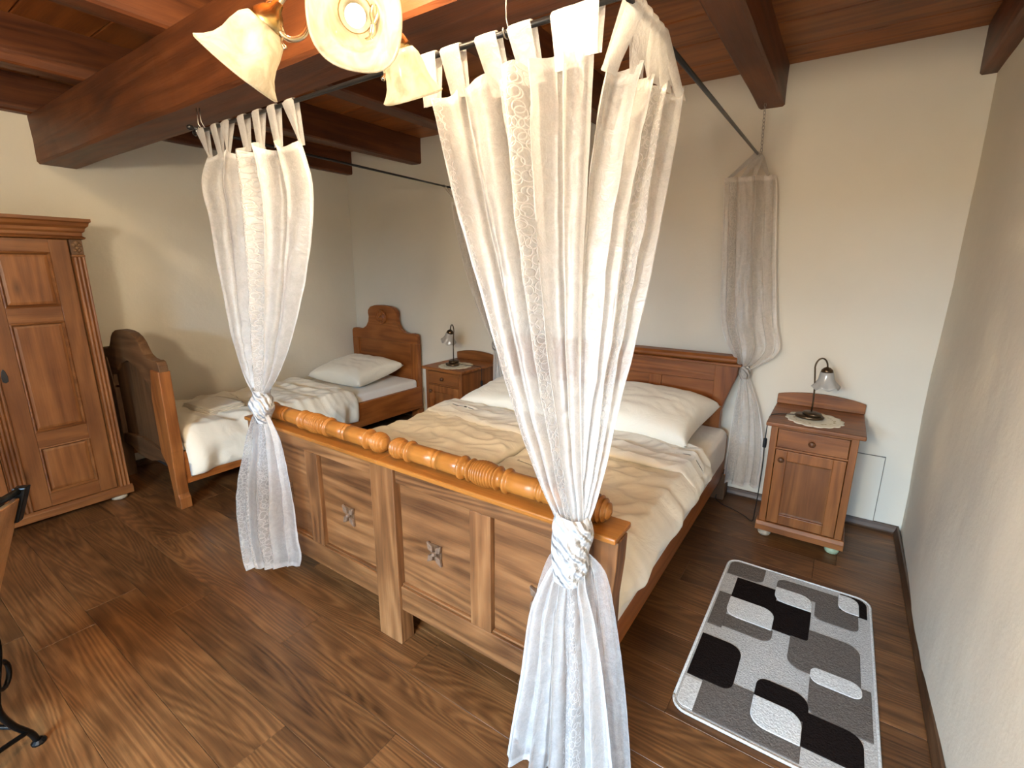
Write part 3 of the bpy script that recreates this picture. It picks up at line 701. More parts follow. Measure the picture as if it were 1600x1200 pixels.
mb.bm.faces.new(rings[0][::-1]); mb.bm.faces.new(rings[1]); mb.build('cornice', Pn['Y'], wd, .0015)
def fluted(name, y0, y1, z0, z1, nfl=3):
    pts = []; wdt = y1-y0; N = nfl*8
    for i in range(N+1):
        t = i/N; pts.append((FX+.016-.007*abs(math.sin(PI*nfl*t))**.7*(1 if .04 < t < .96 else 0), y0+wdt*t))
    pts += [(FX-.03, y1), (FX-.03, y0)]
    return MB().prism([(p, q) for p, q in pts], z0, z1, 'Z').build(name, Pn['Z'], wd)
def carved(y0, y1, z0, z1):
    o = MB().box(FX-.03, FX+.016, y0, y1, z0, z1).build('carved_block', DARKBED['Z'], wd, .003)
    mb = MB(); c = (y0+y1)/2; zc = (z0+z1)/2
    for (dy, dz, r) in ((0, .022, .015), (-.014, .012, .011), (.014, .012, .011), (-.010, -.018, .010), (.010, -.018, .010), (0, -.004, .010), (0, -.030, .008)):
        mb.lathe([(r, 0), (r*.8, .006), (r*.3, .010), (.0005, .0105)], (FX+.016, c+dy, zc+dz), (1, 0, 0), 10)
    mb.build('carving', plain('carving', (.17, .09, .04), .6), o, smooth=True)
    box('capital', Pn['Y'], wd, FX-.03, FX+.022, y0-.002, y1+.002, z0-.012, z0, .003)
for (a, b) in ((W1-.062, W1-.002), (W0+.002, W0+.062)):
    fluted('pilaster', a, b, .098, 1.598); carved(a, b, 1.612, 1.700)
def wdoor(y0, y1, knobside):
    z0, z1 = .102, 1.698; st = .088
    m = MB().box(FX-.025, FX+.002, y0, y0+st, z0, z1).box(FX-.025, FX+.002, y1-st, y1, z0, z1)
    panels = [(.185, .480), (.575, 1.225), (1.312, 1.625)]
    rails = [(z0, panels[0][0]), (panels[0][1], panels[1][0]), (panels[1][1], panels[2][0]), (panels[2][1], z1)]
    d = m.build('door', Pn['Z'], wd, .003)
    for a, b in rails: box('door_rail', Pn['Y'], d, FX-.025, FX+.001, y0+st, y1-st, a, b, .002)
    for a, b in panels:
        i0, i1 = y0+st, y1-st; x0_ = FX-.016; x1_ = FX-.008
        mb = MB(); g = .030
        mb.faces([(x0_, i0, a), (x0_, i1, a), (x0_, i1, b), (x0_, i0, b), (x1_, i0+g, a+g), (x1_, i1-g, a+g), (x1_, i1-g, b-g), (x1_, i0+g, b-g)],
                 [(4, 5, 6, 7), (0, 1, 5, 4), (1, 2, 6, 5), (2, 3, 7, 6), (3, 0, 4, 7)])
        mb.build('door_panel', Pn['Z'], d)
        # bolection moulding around the panel
        mb = MB(); h = .016
        prof2 = [(FX-.012, 0), (FX+.006, 0), (FX+.009, .006), (FX+.002, .012), (FX-.008, h)]
        def ring(k, off): 
            x, t = prof2[k]; return [(x, i0+t, a+t), (x, i1-t, a+t), (x, i1-t, b-t), (x, i0+t, b-t)]
        vs = []; 
        for k in range(len(prof2)): vs += ring(k, 0)
        fs = []
        for k in range(len(prof2)-1):
            for q in range(4): fs.append((k*4+q, k*4+(q+1) % 4, (k+1)*4+(q+1) % 4, (k+1)*4+q))
        mb.faces(vs, fs); mb.build('moulding', Pn['Y'], d)
    return d
dr = wdoor(.548, W1-.066, 0); dl = wdoor(W0+.066, .468, 1)
fluted('centre_strip', .470, .546, .102, 1.698, 4)
MB().prism([(.556, .905), (.568, .895), (.580, .905), (.582, .935), (.576, .965), (.568, .978), (.560, .965), (.554, .935)], FX+.001, FX+.006, 'X').build('escutcheon', BLACK, dr, .0015)
for (x, y) in ((FX-.04, W1-.055), (FX-.04, W0+.055), (BXX+.05, W1-.055), (BXX+.05, W0+.055)):
    MB().lathe([(.026, 0), (.044, .008), (.048, .020), (.042, .033), (.032, .041)], (x, y, 0), (0, 0, 1), 20, close=True).build('foot', PALEFOOT, wd, smooth=True)

# ------------------------------------------------------------------ shag rug with cut blocks
rug = thing('rug', 'shag rug with grey, white and dark brown rounded blocks beside the bed', 'rug', (-.01, 2.05, 0), local=True)
RX, RY = .620, 1.100
def rpoly(x0, x1, y0, y1, r):
    """rounded rectangle; r = radii of corners (x0y0, x1y0, x1y1, x0y1)"""
    pts = []
    for (cx, cy, a0, rr) in ((x0, y0, PI, r[0]), (x1, y0, 1.5*PI, r[1]), (x1, y1, 0, r[2]), (x0, y1, .5*PI, r[3])):
        sx = 1 if cx == x0 else -1; sy = 1 if cy == y0 else -1
        if rr <= 0: pts.append((cx, cy)); continue
        ox, oy = cx+sx*rr, cy+sy*rr
        for i in range(7): a = a0+PI/2*i/6; pts.append((ox+rr*math.cos(a), oy+rr*math.sin(a)))
    return pts
R0 = .055
MB().prism(rpoly(-RX/2, RX/2, -RY/2, RY/2, (R0,)*4), .0005, .010, 'Z').build('pile_base', RUGC['l'], rug, .004)
mb = MB(); outer = rpoly(-RX/2, RX/2, -RY/2, RY/2, (R0,)*4); ring_ = [(x, y, .0085) for x, y in outer]+[(outer[0][0], outer[0][1], .0085)]
mb.tube(ring_, .0055, 6).build('border', RUGC['w'], rug, smooth=True)
def patch(c, u0, u1, v0, v1, r, h):
    """u,v in 0..1 across and along the rug (v=1 the far end)"""
    x0, x1 = -RX/2+.012+(RX-.024)*u0, -RX/2+.012+(RX-.024)*u1; y0, y1 = -RY/2+.012+(RY-.024)*v0, -RY/2+.012+(RY-.024)*v1
    return MB().prism(rpoly(x0, x1, y0, y1, r), .006, .010+h, 'Z').build('pile_block', RUGC[c], rug, .003)
q = .055
for args in (
    ('g', .0, .28, .87, .997, (0, q*.7, 0, q*.8), .0030), ('g', .38, .82, .865, .965, (0, 0, .0, q*.7), .0034), ('g', .66, .94, .745, .87, (q*.6, q*.6, 0, 0), .0036),
    ('b', .09, .40, .67, .86, (0, 0, .0, 0), .0040), ('b', .40, .64, .575, .78, (0, q*.3, 0, 0), .0042), ('b', .82, .997, .86, .997, (0, 0, q*.8, 0), .0030),
    ('w', .38, .64, .775, .885, (q, 0, q, 0), .0060), ('w', .81, .945, .862, .985, (q*.8, 0, q*.8, 0), .0062), ('w', .09, .41, .560, .695, (q, 0, q, 0), .0061),
    ('g', .0, .10, .465, .71, (0, 0, 0, 0), .0030), ('g', .10, .42, .480, .565, (0, q*.8, 0, 0), .0031),
    ('g', .53, .945, .40, .655, (q, 0, q, 0), .0034), ('b', .0, .27, .155, .395, (0, q*.7, q, 0), .0040),
    ('w', .67, .95, .365, .445, (q*.6, q*.6, q*.7, q*.5), .0060), ('g', .67, .997, .205, .43, (q, 0, 0, 0), .0036),
    ('g', .10, .66, .003, .200, (0, 0, 0, 0), .0030), ('b', .39, .68, .165, .285, (0, 0, q, q*.7), .0040), ('b', .655, .95, .07, .215, (0, 0, q*.9, 0), .0043),
    ('w', .39, .655, .065, .190, (q, 0, q, 0), .0062), ('w', .0, .105, .008, .145, (.03, 0, 0, 0), .0024)):
    patch(*args)

# ------------------------------------------------------------------ canopy rods and sheer curtains
def rod(name, a, b, label, r=.007):
    a, b = Vector(a), Vector(b)
    t = thing(name, label, 'curtain rod', a)
    MB().tube([a, a*.66+b*.34, a*.34+b*.66, b], r, 10).build('bar', RODM, t, smooth=True)
    d = (b-a).normalized()
    for p, s in ((a, -1), (b, 1)):
        MB().lathe([(r, -.012), (r*1.5, -.004), (r*1.6, .006), (r*.9, .014), (.001, .016)], p, d*s, 12).build('end_cap', RODM, t, smooth=True)
    return t
RA, RB = Vector((-2.345, 1.085, 2.10)), Vector((-.44, 1.05, 2.083))
r1 = rod('curtain_rod', RA+Vector((-.03, 0, 0)), RB+Vector((.02, 0, 0)), 'dark curtain rod running under the big main beam')
SA, SB = Vector((-.428, 1.035, 2.070)), Vector((-.517, 3.352, 2.185))
r2 = rod('curtain_rod', SA+Vector((0, -.03, -.006)), SB, 'black curtain rod sloping back on a chain above the right bed side')
TA, TB = Vector((-2.335, 1.07, 2.108)), Vector((-2.80, 3.33, 2.185))
r3 = rod('curtain_rod', TA+Vector((0, -.02, 0)), TB, 'thin black curtain rod above the left bed side towards the rear wall', .007)
def hook(parent, p, ztop, name='hook'):
    x, y, z = p
    pts = [(x, y, ztop+.01), (x, y, z+.030)]+[(x+.0, y+.013*math.sin(a), z+.004+.013*math.cos(a)+.0) for a in [PI*i/8 for i in range(2, 14)]]
    MB().tube(pts, .0022, 6).build(name, CHROME, parent, smooth=True)
for p in (RA+Vector((.005, 0, 0)), RB+Vector((-.3, 0.005, 0))): hook(r1, p, 2.19)
def chain(parent, a, b, n):
    a, b = Vector(a), Vector(b); d = (b-a); L = d.length/n; d.normalize(); mb = MB()
    side = [d.orthogonal().normalized()]; side.append(d.cross(side[0]))
    for i in range(n):
        c = a+d*(L*(i+.5)); s_ = side[i % 2]; pts = []
        for k_ in range(13):
            t = 2*PI*k_/12; pts.append(c+d*math.cos(t)*L*.66+s_*math.sin(t)*L*.34)
        mb.tube(pts, .0016, 5)
    return mb.build('chain', CHROME, parent, smooth=True)
chain(r2, (-.527, 3.345, 2.475), SB+Vector((0, -.008, .010)), 14)
mb = MB(); mb.tube([SB+Vector((.0, .012*math.cos(t), .012*math.sin(t)-.002)) for t in [2*PI*i/14 for i in range(15)]], .003, 6).build('ring', RODM, r2, smooth=True)
chain(r3, TB+Vector((0, -.01, .30)), TB+Vector((0, -.008, .008)), 14)
hook(r3, TA+Vector((.01, .02, 0)), 2.19)

def cloth(name, parent, mat, Lp, Rp, nf, amp, ktop=1.0, kbot=.35, perp=(0, 1, 0), seed=0, wf=1.1, sag=None, nu=120, nv=70, bell=0, hembot=False, xf=.35, hemtop=True):
    """sheer cloth between a left and a right outline, folded; sag: (number of tabs, depth)"""
    perp = Vector(perp).normalized(); Ls = [interp(Lp, j/nv) for j in range(nv+1)]; Rs = [interp(Rp, j/nv) for j in range(nv+1)]
    Hlen = abs(Ls[0].z-Ls[-1].z)
    def P(u, v):
        j = int(round(v*nv)); a, b = Ls[j], Rs[j]; w_ = (b-a)
        env = math.sin(PI*min(max(u, 0), 1))**.5
        ph = 2*PI*nf*u+.8*math.sin(2*PI*u*1.3+seed)+.5*nz(v*2.5+seed, u*3)+seed
        k = ktop+(kbot-ktop)*v
        am = amp*k*(.75+.5*nz(u*4+seed, 3.3)+.25*nz(v*3, u*6, seed))
        off = am*math.sin(ph)+.35*am*math.sin(2.3*ph+1.1*seed+v*2)+.006*nz(u*22, v*16, seed)
        uu = u+xf*env/nf*.5*math.sin(2*ph+.7)*.5
        p = a+w_*uu+perp*(off*(.4+.6*env)+bell*math.sin(PI*v)*env)
        if sag:
            nt, dp = sag; p.z -= dp*abs(math.sin(PI*(nt-1)*u))*max(0, 1-v*6)**2
        if hembot: p.z += .010*math.sin(ph*.9)*max(0, (v-.8)/.2)
        return p
    def hem(u, v):
        h = 1.0 if min(u, 1-u) < .022 else 0
        if hemtop and v < .035: h = .8
        if hembot and v > .955: h = .8
        return h
    mb = MB(); mb.grid(P, nu, nv, uvf=lambda u, v: (u*wf, v*Hlen), hem=hem)
    return mb.build(name, mat, parent, smooth=True, fix=False), P
def tab(parent, mat, p_bot, p_rod, wdir, w=.034, tw=1.0, r=.011, pinch=.6):
    """a loop of ribbon: up the front, round the rod, down the back"""
    pb, pr = Vector(p_bot), Vector(p_rod); wdir = Vector(wdir).normalized(); nrm = wdir.cross(Vector((0, 0, 1))).normalized()
    path = []; n1 = 8
    for i in range(n1+1): t = i/n1; path.append((pb.lerp(pr, t)+nrm*(r*t), w*.5*((1-pinch)+pinch*abs(2*min(1, t*1.05)-.35) if pinch else 1)))
    for i in range(1, 8):
        a = PI*i/8; path.append((pr+nrm*r*math.cos(a)+Vector((0, 0, r*math.sin(a))), w*.5))
    for i in range(n1+1): t = i/n1; path.append((pr.lerp(pb, t)-nrm*(r*(1-t)+.003)+wdir*.006, w*.5*(1-pinch*.4*t)))
    m = len(path)-1
    def P(u, v):
        p, h = path[int(round(v*m))]; return p+wdir*(2*u-1)*h+nrm*.002*math.sin(u*PI)
    mb = MB(); mb.grid(P, 4, m, uvf=lambda u, v: (.30+u*.03, v*.2), hem=lambda u, v: .3)
    return mb.build('tab', mat, parent, smooth=True, fix=False)
def knot(parent, mat, prof, c, axis, seed=0, lump=.18):
    def wv(r, h, a): return (r*(1+lump*nz(math.cos(a)*1.6+seed, math.sin(a)*1.6, h*22)+.05*math.sin(3*a+h*60)), h)
    pr = [interp([(r, h, 0) for r, h in prof], i/36) for i in range(37)]
    return MB().lathe([(p.x, p.y) for p in pr], c, axis, 48, wave=wv).build('knot', mat, parent, smooth=True)
def organza_knot(name, col):
    s = NT(name); v, _ = s.objvec(1); a0 = s.noise(v, 70, 4, .6, 1.5)
    wv = s.n('ShaderNodeTexWave', i_Scale=16.0, i_Distortion=5.0, i_Detail=2.0); wv.bands_direction = 'DIAGONAL'; s.l(v, wv.inputs['Vector'])
    vo = s.n('ShaderNodeTexVoronoi', i_Scale=70.0); s.l(v, vo.inputs['Vector'])
    a = s.math('ADD', s.math('MULTIPLY', wv.outputs['Fac'], 1.2), s.math('ADD', s.math('MULTIPLY', a0, .5), s.math('MULTIPLY', vo.outputs['Distance'], .6)))
    d = s.n('ShaderNodeBsdfDiffuse'); t = s.n('ShaderNodeBsdfTranslucent'); d.inputs[0].default_value = (*col, 1); t.inputs[0].default_value = (*col, 1)
    s.l(s.bump(a, .9, .012), d.inputs['Normal'])
    m = s.n('ShaderNodeMixShader'); m.inputs[0].default_value = .25; s.l(d.outputs[0], m.inputs[1]); s.l(t.outputs[0], m.inputs[2]); s.l(m.outputs[0], s.out.inputs[0]); return s.m
KN = organza_knot('knotted_organza', (.70, .70, .70)); KNS = organza_knot('knotted_greige', (.66, .61, .55))

# front left curtain
c1 = thing('curtain', 'sheer white curtain knotted at the left end of the double bed footboard', 'curtain', (-2.15, 1.08, 0), group='sheer canopy curtains')
PL = [(-2.31, 1.085, 2.012), (-2.395, 1.08, 1.90), (-2.365, 1.08, 1.73), (-2.342, 1.08, 1.51), (-2.307, 1.08, 1.253), (-2.236, 1.08, 1.082), (-2.160, 1.08, .985)]
PR = [(-1.645, 1.075, 1.985), (-1.597, 1.08, 1.85), (-1.611, 1.08, 1.72), (-1.696, 1.08, 1.495), (-1.804, 1.08, 1.292), (-1.924, 1.08, 1.121), (-2.045, 1.08, 1.005)]
_, P1 = cloth('panel', c1, ORG, PL, PR, 5, .050, 1.0, .35, seed=1.2, wf=1.15, sag=(7, .028))
for i, xr in enumerate((-2.318, -2.205, -2.10, -2.00, -1.885, -1.785, -1.660)):
    u = (i+.02)/6.04; p = P1(u, 0); xr = p.x*.75+xr*.25; tab(c1, ORG, p+Vector((0, 0, -.022)), (xr, RA.y+(RB.y-RA.y)*(xr-RA.x)/(RB.x-RA.x), RA.z+(RB.z-RA.z)*(xr-RA.x)/(RB.x-RA.x)), (1, 0, 0), .046, pinch=(.75 if i in (0, 2, 6) else .15))
knot(c1, KN, [(.030, -.075), (.034, -.058), (.040, -.036), (.049, -.012), (.052, .010), (.047, .032), (.036, .050), (.034, .070), (.040, .085)], (-2.105, 1.085, .935), (.12, 0, 1), 2.0)
cloth('skirt', c1, ORGD, [(-2.150, 1.085, .905), (-2.232, 1.085, .82), (-2.37, 1.085, .574), (-2.445, 1.08, .38), (-2.465, 1.08, .188), (-2.420, 1.07, .061), (-2.39, 1.065, .012)],
      [(-2.070, 1.085, .905), (-2.015, 1.095, .797), (-1.985, 1.10, .60), (-1.980, 1.105, .42), (-1.985, 1.105, .30), (-1.985, 1.11, .20), (-2.01, 1.11, .140)], 4.5, .040, .4, .9, seed=4.4, wf=.95, hembot=True, hemtop=False, nu=90, nv=60)

# front right curtain: one length on the front rod, one on the side rod, gathered in one knot
c2 = thing('curtain', 'large sheer white curtain wrapped in a long knot at the right footboard corner', 'curtain', (-.52, 1.05, 0), group='sheer canopy curtains')
FLp = [(-1.000, 1.055, 2.000), (-.929, 1.05, 1.765), (-.844, 1.05, 1.529), (-.737, 1.05, 1.238), (-.628, 1.05, .982), (-.567, 1.05, .885)]
FRp = [(-.515, 1.05, 2.030), (-.516, 1.05, 1.90), (-.518, 1.05, 1.75), (-.521, 1.05, 1.577), (-.516, 1.05, 1.334), (-.505, 1.05, 1.103), (-.488, 1.05, .895)]
_, P2 = cloth('front_panel', c2, ORGB, FLp, FRp, 5, .050, 1.0, .4, seed=.4, wf=1.2, sag=(6, .030), nu=130)
for i, xr in enumerate((-.985, -.925, -.810, -.715, -.585, -.535)):
    u = (.0, .20, .44, .64, .86, .97)[i]; p = P2(u, 0); xr = p.x*.6+xr*.4; tab(c2, ORG, p+Vector((0, 0, -.024)), (xr, RA.y+(RB.y-RA.y)*(xr-RA.x)/(RB.x-RA.x), RA.z+(RB.z-RA.z)*(xr-RA.x)/(RB.x-RA.x)), (1, 0, 0), .060, pinch=.12)
SLp = [(-.478, 1.06, 1.985), (-.500, 1.06, 1.86), (-.512, 1.06, 1.717), (-.522, 1.06, 1.504), (-.526, 1.06, 1.184), (-.530, 1.06, .895)]
SRp = [(-.436, 1.40, 2.008), (-.432, 1.37, 1.906), (-.426, 1.28, 1.661), (-.432, 1.22, 1.452), (-.447, 1.16, 1.24), (-.463, 1.10, 1.025), (-.485, 1.07, .895)]
_, P3 = cloth('side_panel', c2, ORGC, SLp, SRp, 4, .036, 1.0, .5, perp=(1, -.2, 0), seed=2.6, wf=1.0, sag=(5, .018))
for i, yr in enumerate((1.06, 1.10, 1.145, 1.19, 1.225)):
    u = (.02, .26, .50, .74, .97)[i]; p = P3(u, 0)+Vector((0, 0, -.02)); f_ = (yr-SA.y)/(SB.y-SA.y); q_ = SA.lerp(SB, f_); tab(c2, ORG, p+Vector((0, 0, -.004)), q_, (.25, 1, 0), .055, pinch=.1)
knot(c2, KN, [(.044, -.135), (.046, -.120), (.050, -.09), (.051, -.05), (.054, .0), (.055, .03), (.050, .05), (.040, .065)], (-.522, 1.058, .845), (.03, 0, 1), 5.0, .07)
cloth('skirt', c2, ORGC, [(-.566, 1.05, .755), (-.592, 1.04, .700), (-.634, 1.03, .568), (-.657, 1.02, .346), (-.685, 1.01, .12), (-.700, 1.01, .012)],
      [(-.480, 1.055, .760), (-.470, 1.05, .700), (-.440, 1.05, .60), (-.400, 1.04, .42), (-.36, 1.03, .18), (-.335, 1.02, .012)], 5, .034, .35, 1.0, seed=3.1, wf=1.1, hembot=True, hemtop=False)
# two loose swags that fall outside the knot
cloth('swag', c2, ORGE, [(-.556, 1.06, .790), (-.600, 1.075, .745), (-.640, 1.08, .62), (-.672, 1.08, .40), (-.705, 1.07, .15), (-.715, 1.06, .014)],
      [(-.530, 1.07, .78), (-.540, 1.09, .70), (-.555, 1.10, .55), (-.57, 1.105, .35), (-.585, 1.10, .15), (-.59, 1.09, .014)], 2, .016, .5, 1, seed=7.7, wf=.34, hembot=True, hemtop=False, nu=40, nv=50)
cloth('swag', c2, ORGE, [(-.520, 1.09, .80), (-.505, 1.10, .70), (-.495, 1.105, .55), (-.49, 1.11, .35), (-.48, 1.11, .15), (-.475, 1.10, .014)],
      [(-.478, 1.07, .80), (-.432, 1.08, .755), (-.402, 1.085, .65), (-.360, 1.09, .42), (-.325, 1.09, .16), (-.315, 1.08, .014)], 2, .016, .5, 1, seed=9.1, wf=.34, hembot=True, hemtop=False, nu=40, nv=50)

# rear right and rear left curtains
c3 = thing('curtain', 'narrow greyish sheer curtain hanging from the chained rod beside the headboard', 'curtain', (-.47, 3.33, 0), group='sheer canopy curtains')
_, P4 = cloth('panel', c3, ORGS, [(-.700, 3.30, 2.085), (-.690, 3.30, 1.95), (-.668, 3.31, 1.627), (-.640, 3.31, 1.268), (-.595, 3.31, 1.106), (-.500, 3.325, .945)],
               [(-.425, 3.36, 2.085), (-.405, 3.36, 1.95), (-.371, 3.36, 1.625), (-.320, 3.35, 1.248), (-.288, 3.34, 1.05), (-.425, 3.33, .928)], 2.5, .022, 1, .8, perp=(.2, -1, 0), seed=5.5, wf=.8, sag=None)
for i, (f_, u) in enumerate(((.925, .12), (.955, .38), (.972, .60), (.992, .85))):
    q_ = SA.lerp(SB, f_); tab(c3, ORGS, P4(u, 0)+Vector((0, 0, -.004)), q_, (.4, 1, 0), .045, pinch=.2)
knot(c3, KNS, [(.022, -.045), (.030, -.030), (.038, 0), (.034, .022), (.026, .040)], (-.462, 3.332, .905), (-.1, 0, 1), 3.0)
cloth('skirt', c3, ORGS, [(-.482, 3.33, .872), (-.500, 3.325, .648), (-.508, 3.32, .377), (-.512, 3.32, .125)], [(-.430, 3.33, .872), (-.352, 3.33, .673), (-.300, 3.33, .425), (-.300, 3.335, .145)], 2.2, .018, .5, 1, perp=(.1, -1, 0), seed=6.3, wf=.6, hembot=True, hemtop=False, nu=60, nv=40)
c4 = thing('curtain', 'shadowy sheer curtain behind the large one, at the left rear rod end', 'curtain', (-2.55, 3.30, 0), group='sheer canopy curtains')
_, P5 = cloth('panel', c4, ORGS, [(-2.86, 3.27, 2.09), (-2.83, 3.27, 1.9), (-2.74, 3.28, 1.55), (-2.63, 3.29, 1.25), (-2.53, 3.30, 1.05), (-2.45, 3.31, .93)],
               [(-2.50, 3.35, 2.09), (-2.46, 3.35, 1.9), (-2.40, 3.34, 1.55), (-2.38, 3.33, 1.25), (-2.38, 3.32, 1.05), (-2.40, 3.315, .93)], 2.5, .022, 1, .8, perp=(.2, -1, 0), seed=8.5, wf=.8)
for i, (f_, u) in enumerate(((.88, .12), (.92, .38), (.95, .62), (.98, .88))): tab(c4, ORGS, P5(u, 0)+Vector((0, 0, -.004)), TA.lerp(TB, f_), (-.4, 1, 0), .045, pinch=.2)
knot(c4, KNS, [(.022, -.045), (.030, -.030), (.038, 0), (.034, .022), (.026, .040)], (-2.425, 3.312, .90), (.1, 0, 1), 4.0)
cloth('skirt', c4, ORGS, [(-2.45, 3.31, .868), (-2.455, 3.31, .65), (-2.455, 3.31, .38), (-2.455, 3.31, .12)], [(-2.40, 3.315, .868), (-2.33, 3.32, .65), (-2.30, 3.32, .40), (-2.29, 3.32, .13)], 3, .020, .5, 1, perp=(.1, -1, 0), seed=2.3, wf=.6, hembot=True, hemtop=False, nu=60, nv=40)

# ------------------------------------------------------------------ chandelier
CHX, CHY = -.925, .722
ch = thing('chandelier', 'three-armed brass chandelier with glowing alabaster bell shades', 'chandelier', (CHX, CHY, 2.0))
MB().lathe([(.004, 1.985), (.010, 1.988), (.014, 2.000), (.010, 2.012), (.022, 2.022), (.046, 2.036), (.050, 2.046), (.030, 2.060), (.018, 2.085), (.024, 2.11), (.026, 2.14), (.014, 2.17), (.008, 2.20), (.008, 2.62)], (CHX, CHY, 0), (0, 0, 1), 24, close=True).build('column', BRASS, ch, smooth=True)
MB().lathe([(.008, 2.61), (.040, 2.63), (.062, 2.665), (.064, 2.689)], (CHX, CHY, 0), (0, 0, 1), 24, close=True).build('canopy', BRASS, ch, smooth=True)
def arm(rim, ax, s):
    R_, ax = Vector(rim), Vector(ax).normalized(); top = R_-ax*(.143*s)
    d = Vector((top.x-CHX, top.y-CHY, 0)); d = d if d.length > .03 else Vector((ax.x, ax.y, 0)); d.normalize()
    def pt(r, zz): return Vector((CHX, CHY, 0))+d*r+Vector((0, 0, zz))
    ctrl = [pt(.118, 1.996), pt(.130, 2.008), pt(.132, 2.024), pt(.120, 2.030), pt(.112, 2.014), pt(.118, 1.990), pt(.098, 1.976), pt(.068, 1.992), pt(.050, 2.040), pt(.052, 2.085), pt(.075, 2.118), top-ax*.075+Vector((0, 0, .018)), top-ax*.035, top+ax*.004]
    path = [interp(ctrl, i/70) for i in range(71)]
    a = MB().tube(path, .0055, 8, rad=[.0034+.0026*min(1, i/28) for i in range(71)]).build('arm', SILVER, ch, smooth=True)
    cp = [pt(.112, 2.000), pt(.106, 1.984), pt(.112, 1.968), pt(.106, 1.957)]
    MB().tube([interp(cp, i/14) for i in range(15)], .003, 6, rad=[.0028+.003*max(0, (i-10)/4) for i in range(15)]).build('curl', SILVER, a, smooth=True)
    def L(prof): return [(r*s, h*s) for r, h in prof]
    MB().lathe(L([(.004, -.014), (.010, -.010), (.012, .0), (.022, .010), (.031, .026), (.033, .040), (.030, .042)]), top, ax, 24).build('socket_cup', BRASS, ch, smooth=True)
    wv = lambda r, h, an: (r*(1+.035*max(0, (h-.09*s)/(.05*s))*math.cos(4*an)), h)
    sh = MB().lathe(L([(.012, .036), (.026, .035), (.036, .038), (.046, .052), (.052, .074), (.055, .095), (.061, .114), (.071, .130), (.080, .140), (.083, .143)]), top, ax, 40, wave=wv).build('shade', ALAB, ch, smooth=True)
    m = sh.modifiers.new('thickness', 'SOLIDIFY'); m.thickness = .004
    MB().lathe(L([(.012, .030), (.013, .050), (.012, .060)]), top, ax, 14, close=True).build('lamp_holder', WHITEP, ch, smooth=True)
    MB().lathe(L([(.009, .058), (.015, .072), (.0185, .092), (.0165, .110), (.010, .128), (.003, .141), (.0003, .144)]), top, ax, 16).build('bulb', GLOW, ch, smooth=True)
# added upper tier: unseen bare candle bulbs that light the room
for k_ in range(3):
    a_ = 2*PI*k_/3+.5; d = Vector((math.cos(a_), math.sin(a_), 0)); c_ = Vector((CHX, CHY, 0))
    cp = [c_+d*.010+Vector((0, 0, 2.26)), c_+d*.05+Vector((0, 0, 2.235)), c_+d*.10+Vector((0, 0, 2.245)), c_+d*.115+Vector((0, 0, 2.275))]
    a = MB().tube([interp(cp, i/20) for i in range(21)], .005, 8).build('added_candle_arm', SILVER, ch, smooth=True)
    MB().lathe([(.004, 2.270), (.022, 2.276), (.022, 2.279), (.011, 2.281), (.011, 2.335)], c_+d*.115, (0, 0, 1), 16, close=True).build('added_candle_sleeve', WHITEP, a, smooth=True)
    MB().lathe([(.008, 2.335), (.014, 2.346), (.0175, 2.362), (.015, 2.378), (.008, 2.392), (.002, 2.401), (.0003, 2.403)], c_+d*.115, (0, 0, 1), 16).build('added_candle_bulb', FILL_GLOW, a, smooth=True)
arm((-.765, .635, 1.968), (.68, -.58, -.45), 1.0)
arm((-1.032, .564, 1.921), (-.055, -.034, -.075), .94)
arm((-.920, .922, 1.948), (-.004, .044, -.087), .90)

# added fill light: an unseen globe pendant behind the camera
pl = thing('fill_pendant', 'added fill light, an unseen warm opal globe on a brass stem near the window', 'lamp', (-.40, -.80, 1.90))
MB().lathe([(.0008, -.11)]+[(.11*math.sin(PI*i/16), -.11*math.cos(PI*i/16)) for i in range(1, 15)]+[(.030, .105)], (-.40, -.80, 1.80), (0, 0, 1), 28).build('globe', emit('fill_globe', (1, .83, .60), FILL_GLOBE), pl, smooth=True)
MB().lathe([(.030, 1.902), (.034, 1.91), (.030, 1.94), (.010, 1.95), (.005, 1.96), (.005, 2.66), (.05, 2.67), (.055, 2.689)], (-.40, -.80, 0), (0, 0, 1), 20, close=True).build('stem', BRASS, pl, smooth=True)

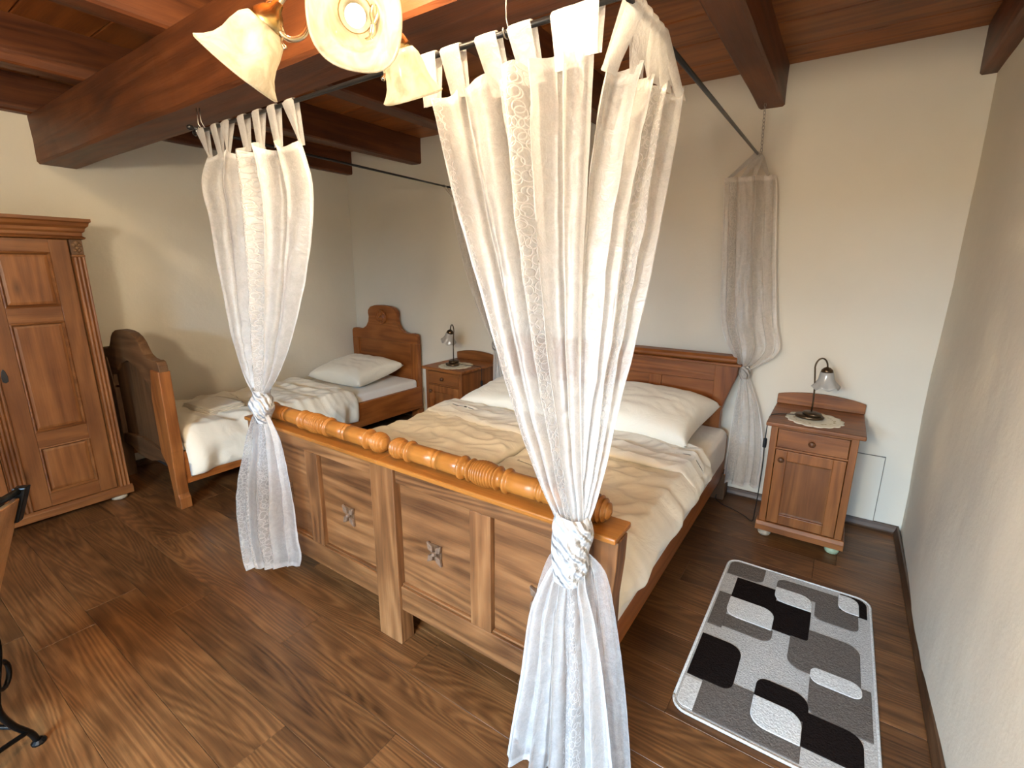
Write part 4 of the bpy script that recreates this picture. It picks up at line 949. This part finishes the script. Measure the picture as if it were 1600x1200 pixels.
# ------------------------------------------------------------------ iron chair at the lower left edge
hd = math.atan2(-.62, .79)
chair = thing('iron_chair', 'wrought iron chair with wooden slab back, cut off at the left edge', 'chair', (-2.040, .140, 0), hd, local=True)
def bk(z): return (z-.46)*.345                                       # lean of the back
CW = .40
sl = []
for (y_, z_) in ((-.008, .48), (.010, .48), (bk(.88)+.010, .88), (bk(.88)-.008, .88)): sl.append((y_, z_))
MB().prism(sl, .002, CW-.002, 'X').build('back_slab', TABLEW['Z'], chair, .004)
for x in (0, CW):
    xi = .05 if x == 0 else CW-.05
    MB().tube([(xi, -.016, .42), (xi, bk(.60)-.020, .60), (xi, bk(.80)-.020, .80), (xi, bk(.90)-.016, .90)], .010, 8).build('back_upright', IRON, chair, smooth=True)
    p = Vector((x, bk(.86), .86))
    MB().prism([(bk(.80)-.016, .80), (bk(.80)+.018, .80), (bk(.91)+.020, .91), (bk(.91)-.016, .91)], x-.014, x+.014, 'X').build('corner_bracket', IRON, chair, .004)
MB().tube([(-.004, bk(.90), .90), (CW*.3, bk(.905), .905), (CW*.7, bk(.905), .905), (CW+.004, bk(.90), .90)], .010, 8).build('back_rail', IRON, chair, smooth=True)
box('seat', TABLEW['X'], chair, -.005, CW+.005, -.42, .0, .435, .458, .008)
MB().tube([(0, 0, .425), (CW, 0, .425), (CW, -.41, .425), (0, -.41, .425), (0, 0, .425)], .010, 8).build('seat_frame', IRON, chair, smooth=True)
def cleg(x, y, sx, sy):
    pts = [(x, y, .42), (x+sx*.004, y, .37), (x+sx*.05, y, .26), (x+sx*.062, y, .20), (x+sx*.04, y+sy*.008, .12), (x+sx*.008, y+sy*.024, .05), (x, y+sy*.030, .010), (x, y+sy*.034, .004)]
    l_ = MB().tube([interp(pts, i/24) for i in range(25)], .0095, 8).build('leg', IRON, chair, smooth=True)
    c = Vector((x+sx*.018, y, .295))
    MB().tube([c+Vector((sx*.034*math.sin(t), 0, .045*math.cos(t))) for t in [2*PI*i/16 for i in range(17)]], .0075, 6).build('scroll', IRON, l_, smooth=True)
    MB().lathe([(.020, 0), (.020, .006), (.012, .014)], (x, y+sy*.033, 0), (0, 0, 1), 12, close=True).build('foot_pad', IRON, l_)
for x, sx in ((0, 1), (CW, -1)):
    for y, sy in ((0, 1), (-.41, -1)): cleg(x, y, sx, sy)
MB().tube([interp([(.010, .022, .06), (.12, .0, .10), (.20, -.01, .115), (.28, 0, .10), (CW-.010, .022, .06)], i/20) for i in range(21)], .008, 6).build('stretcher', IRON, chair, smooth=True)
for x in (.03, CW-.03): MB().tube([interp([(x, .015, .10), (x, -.10, .14), (x, -.205, .15), (x, -.31, .14), (x, -.425, .10)], i/20) for i in range(21)], .008, 6).build('side_stretcher', IRON, chair, smooth=True)
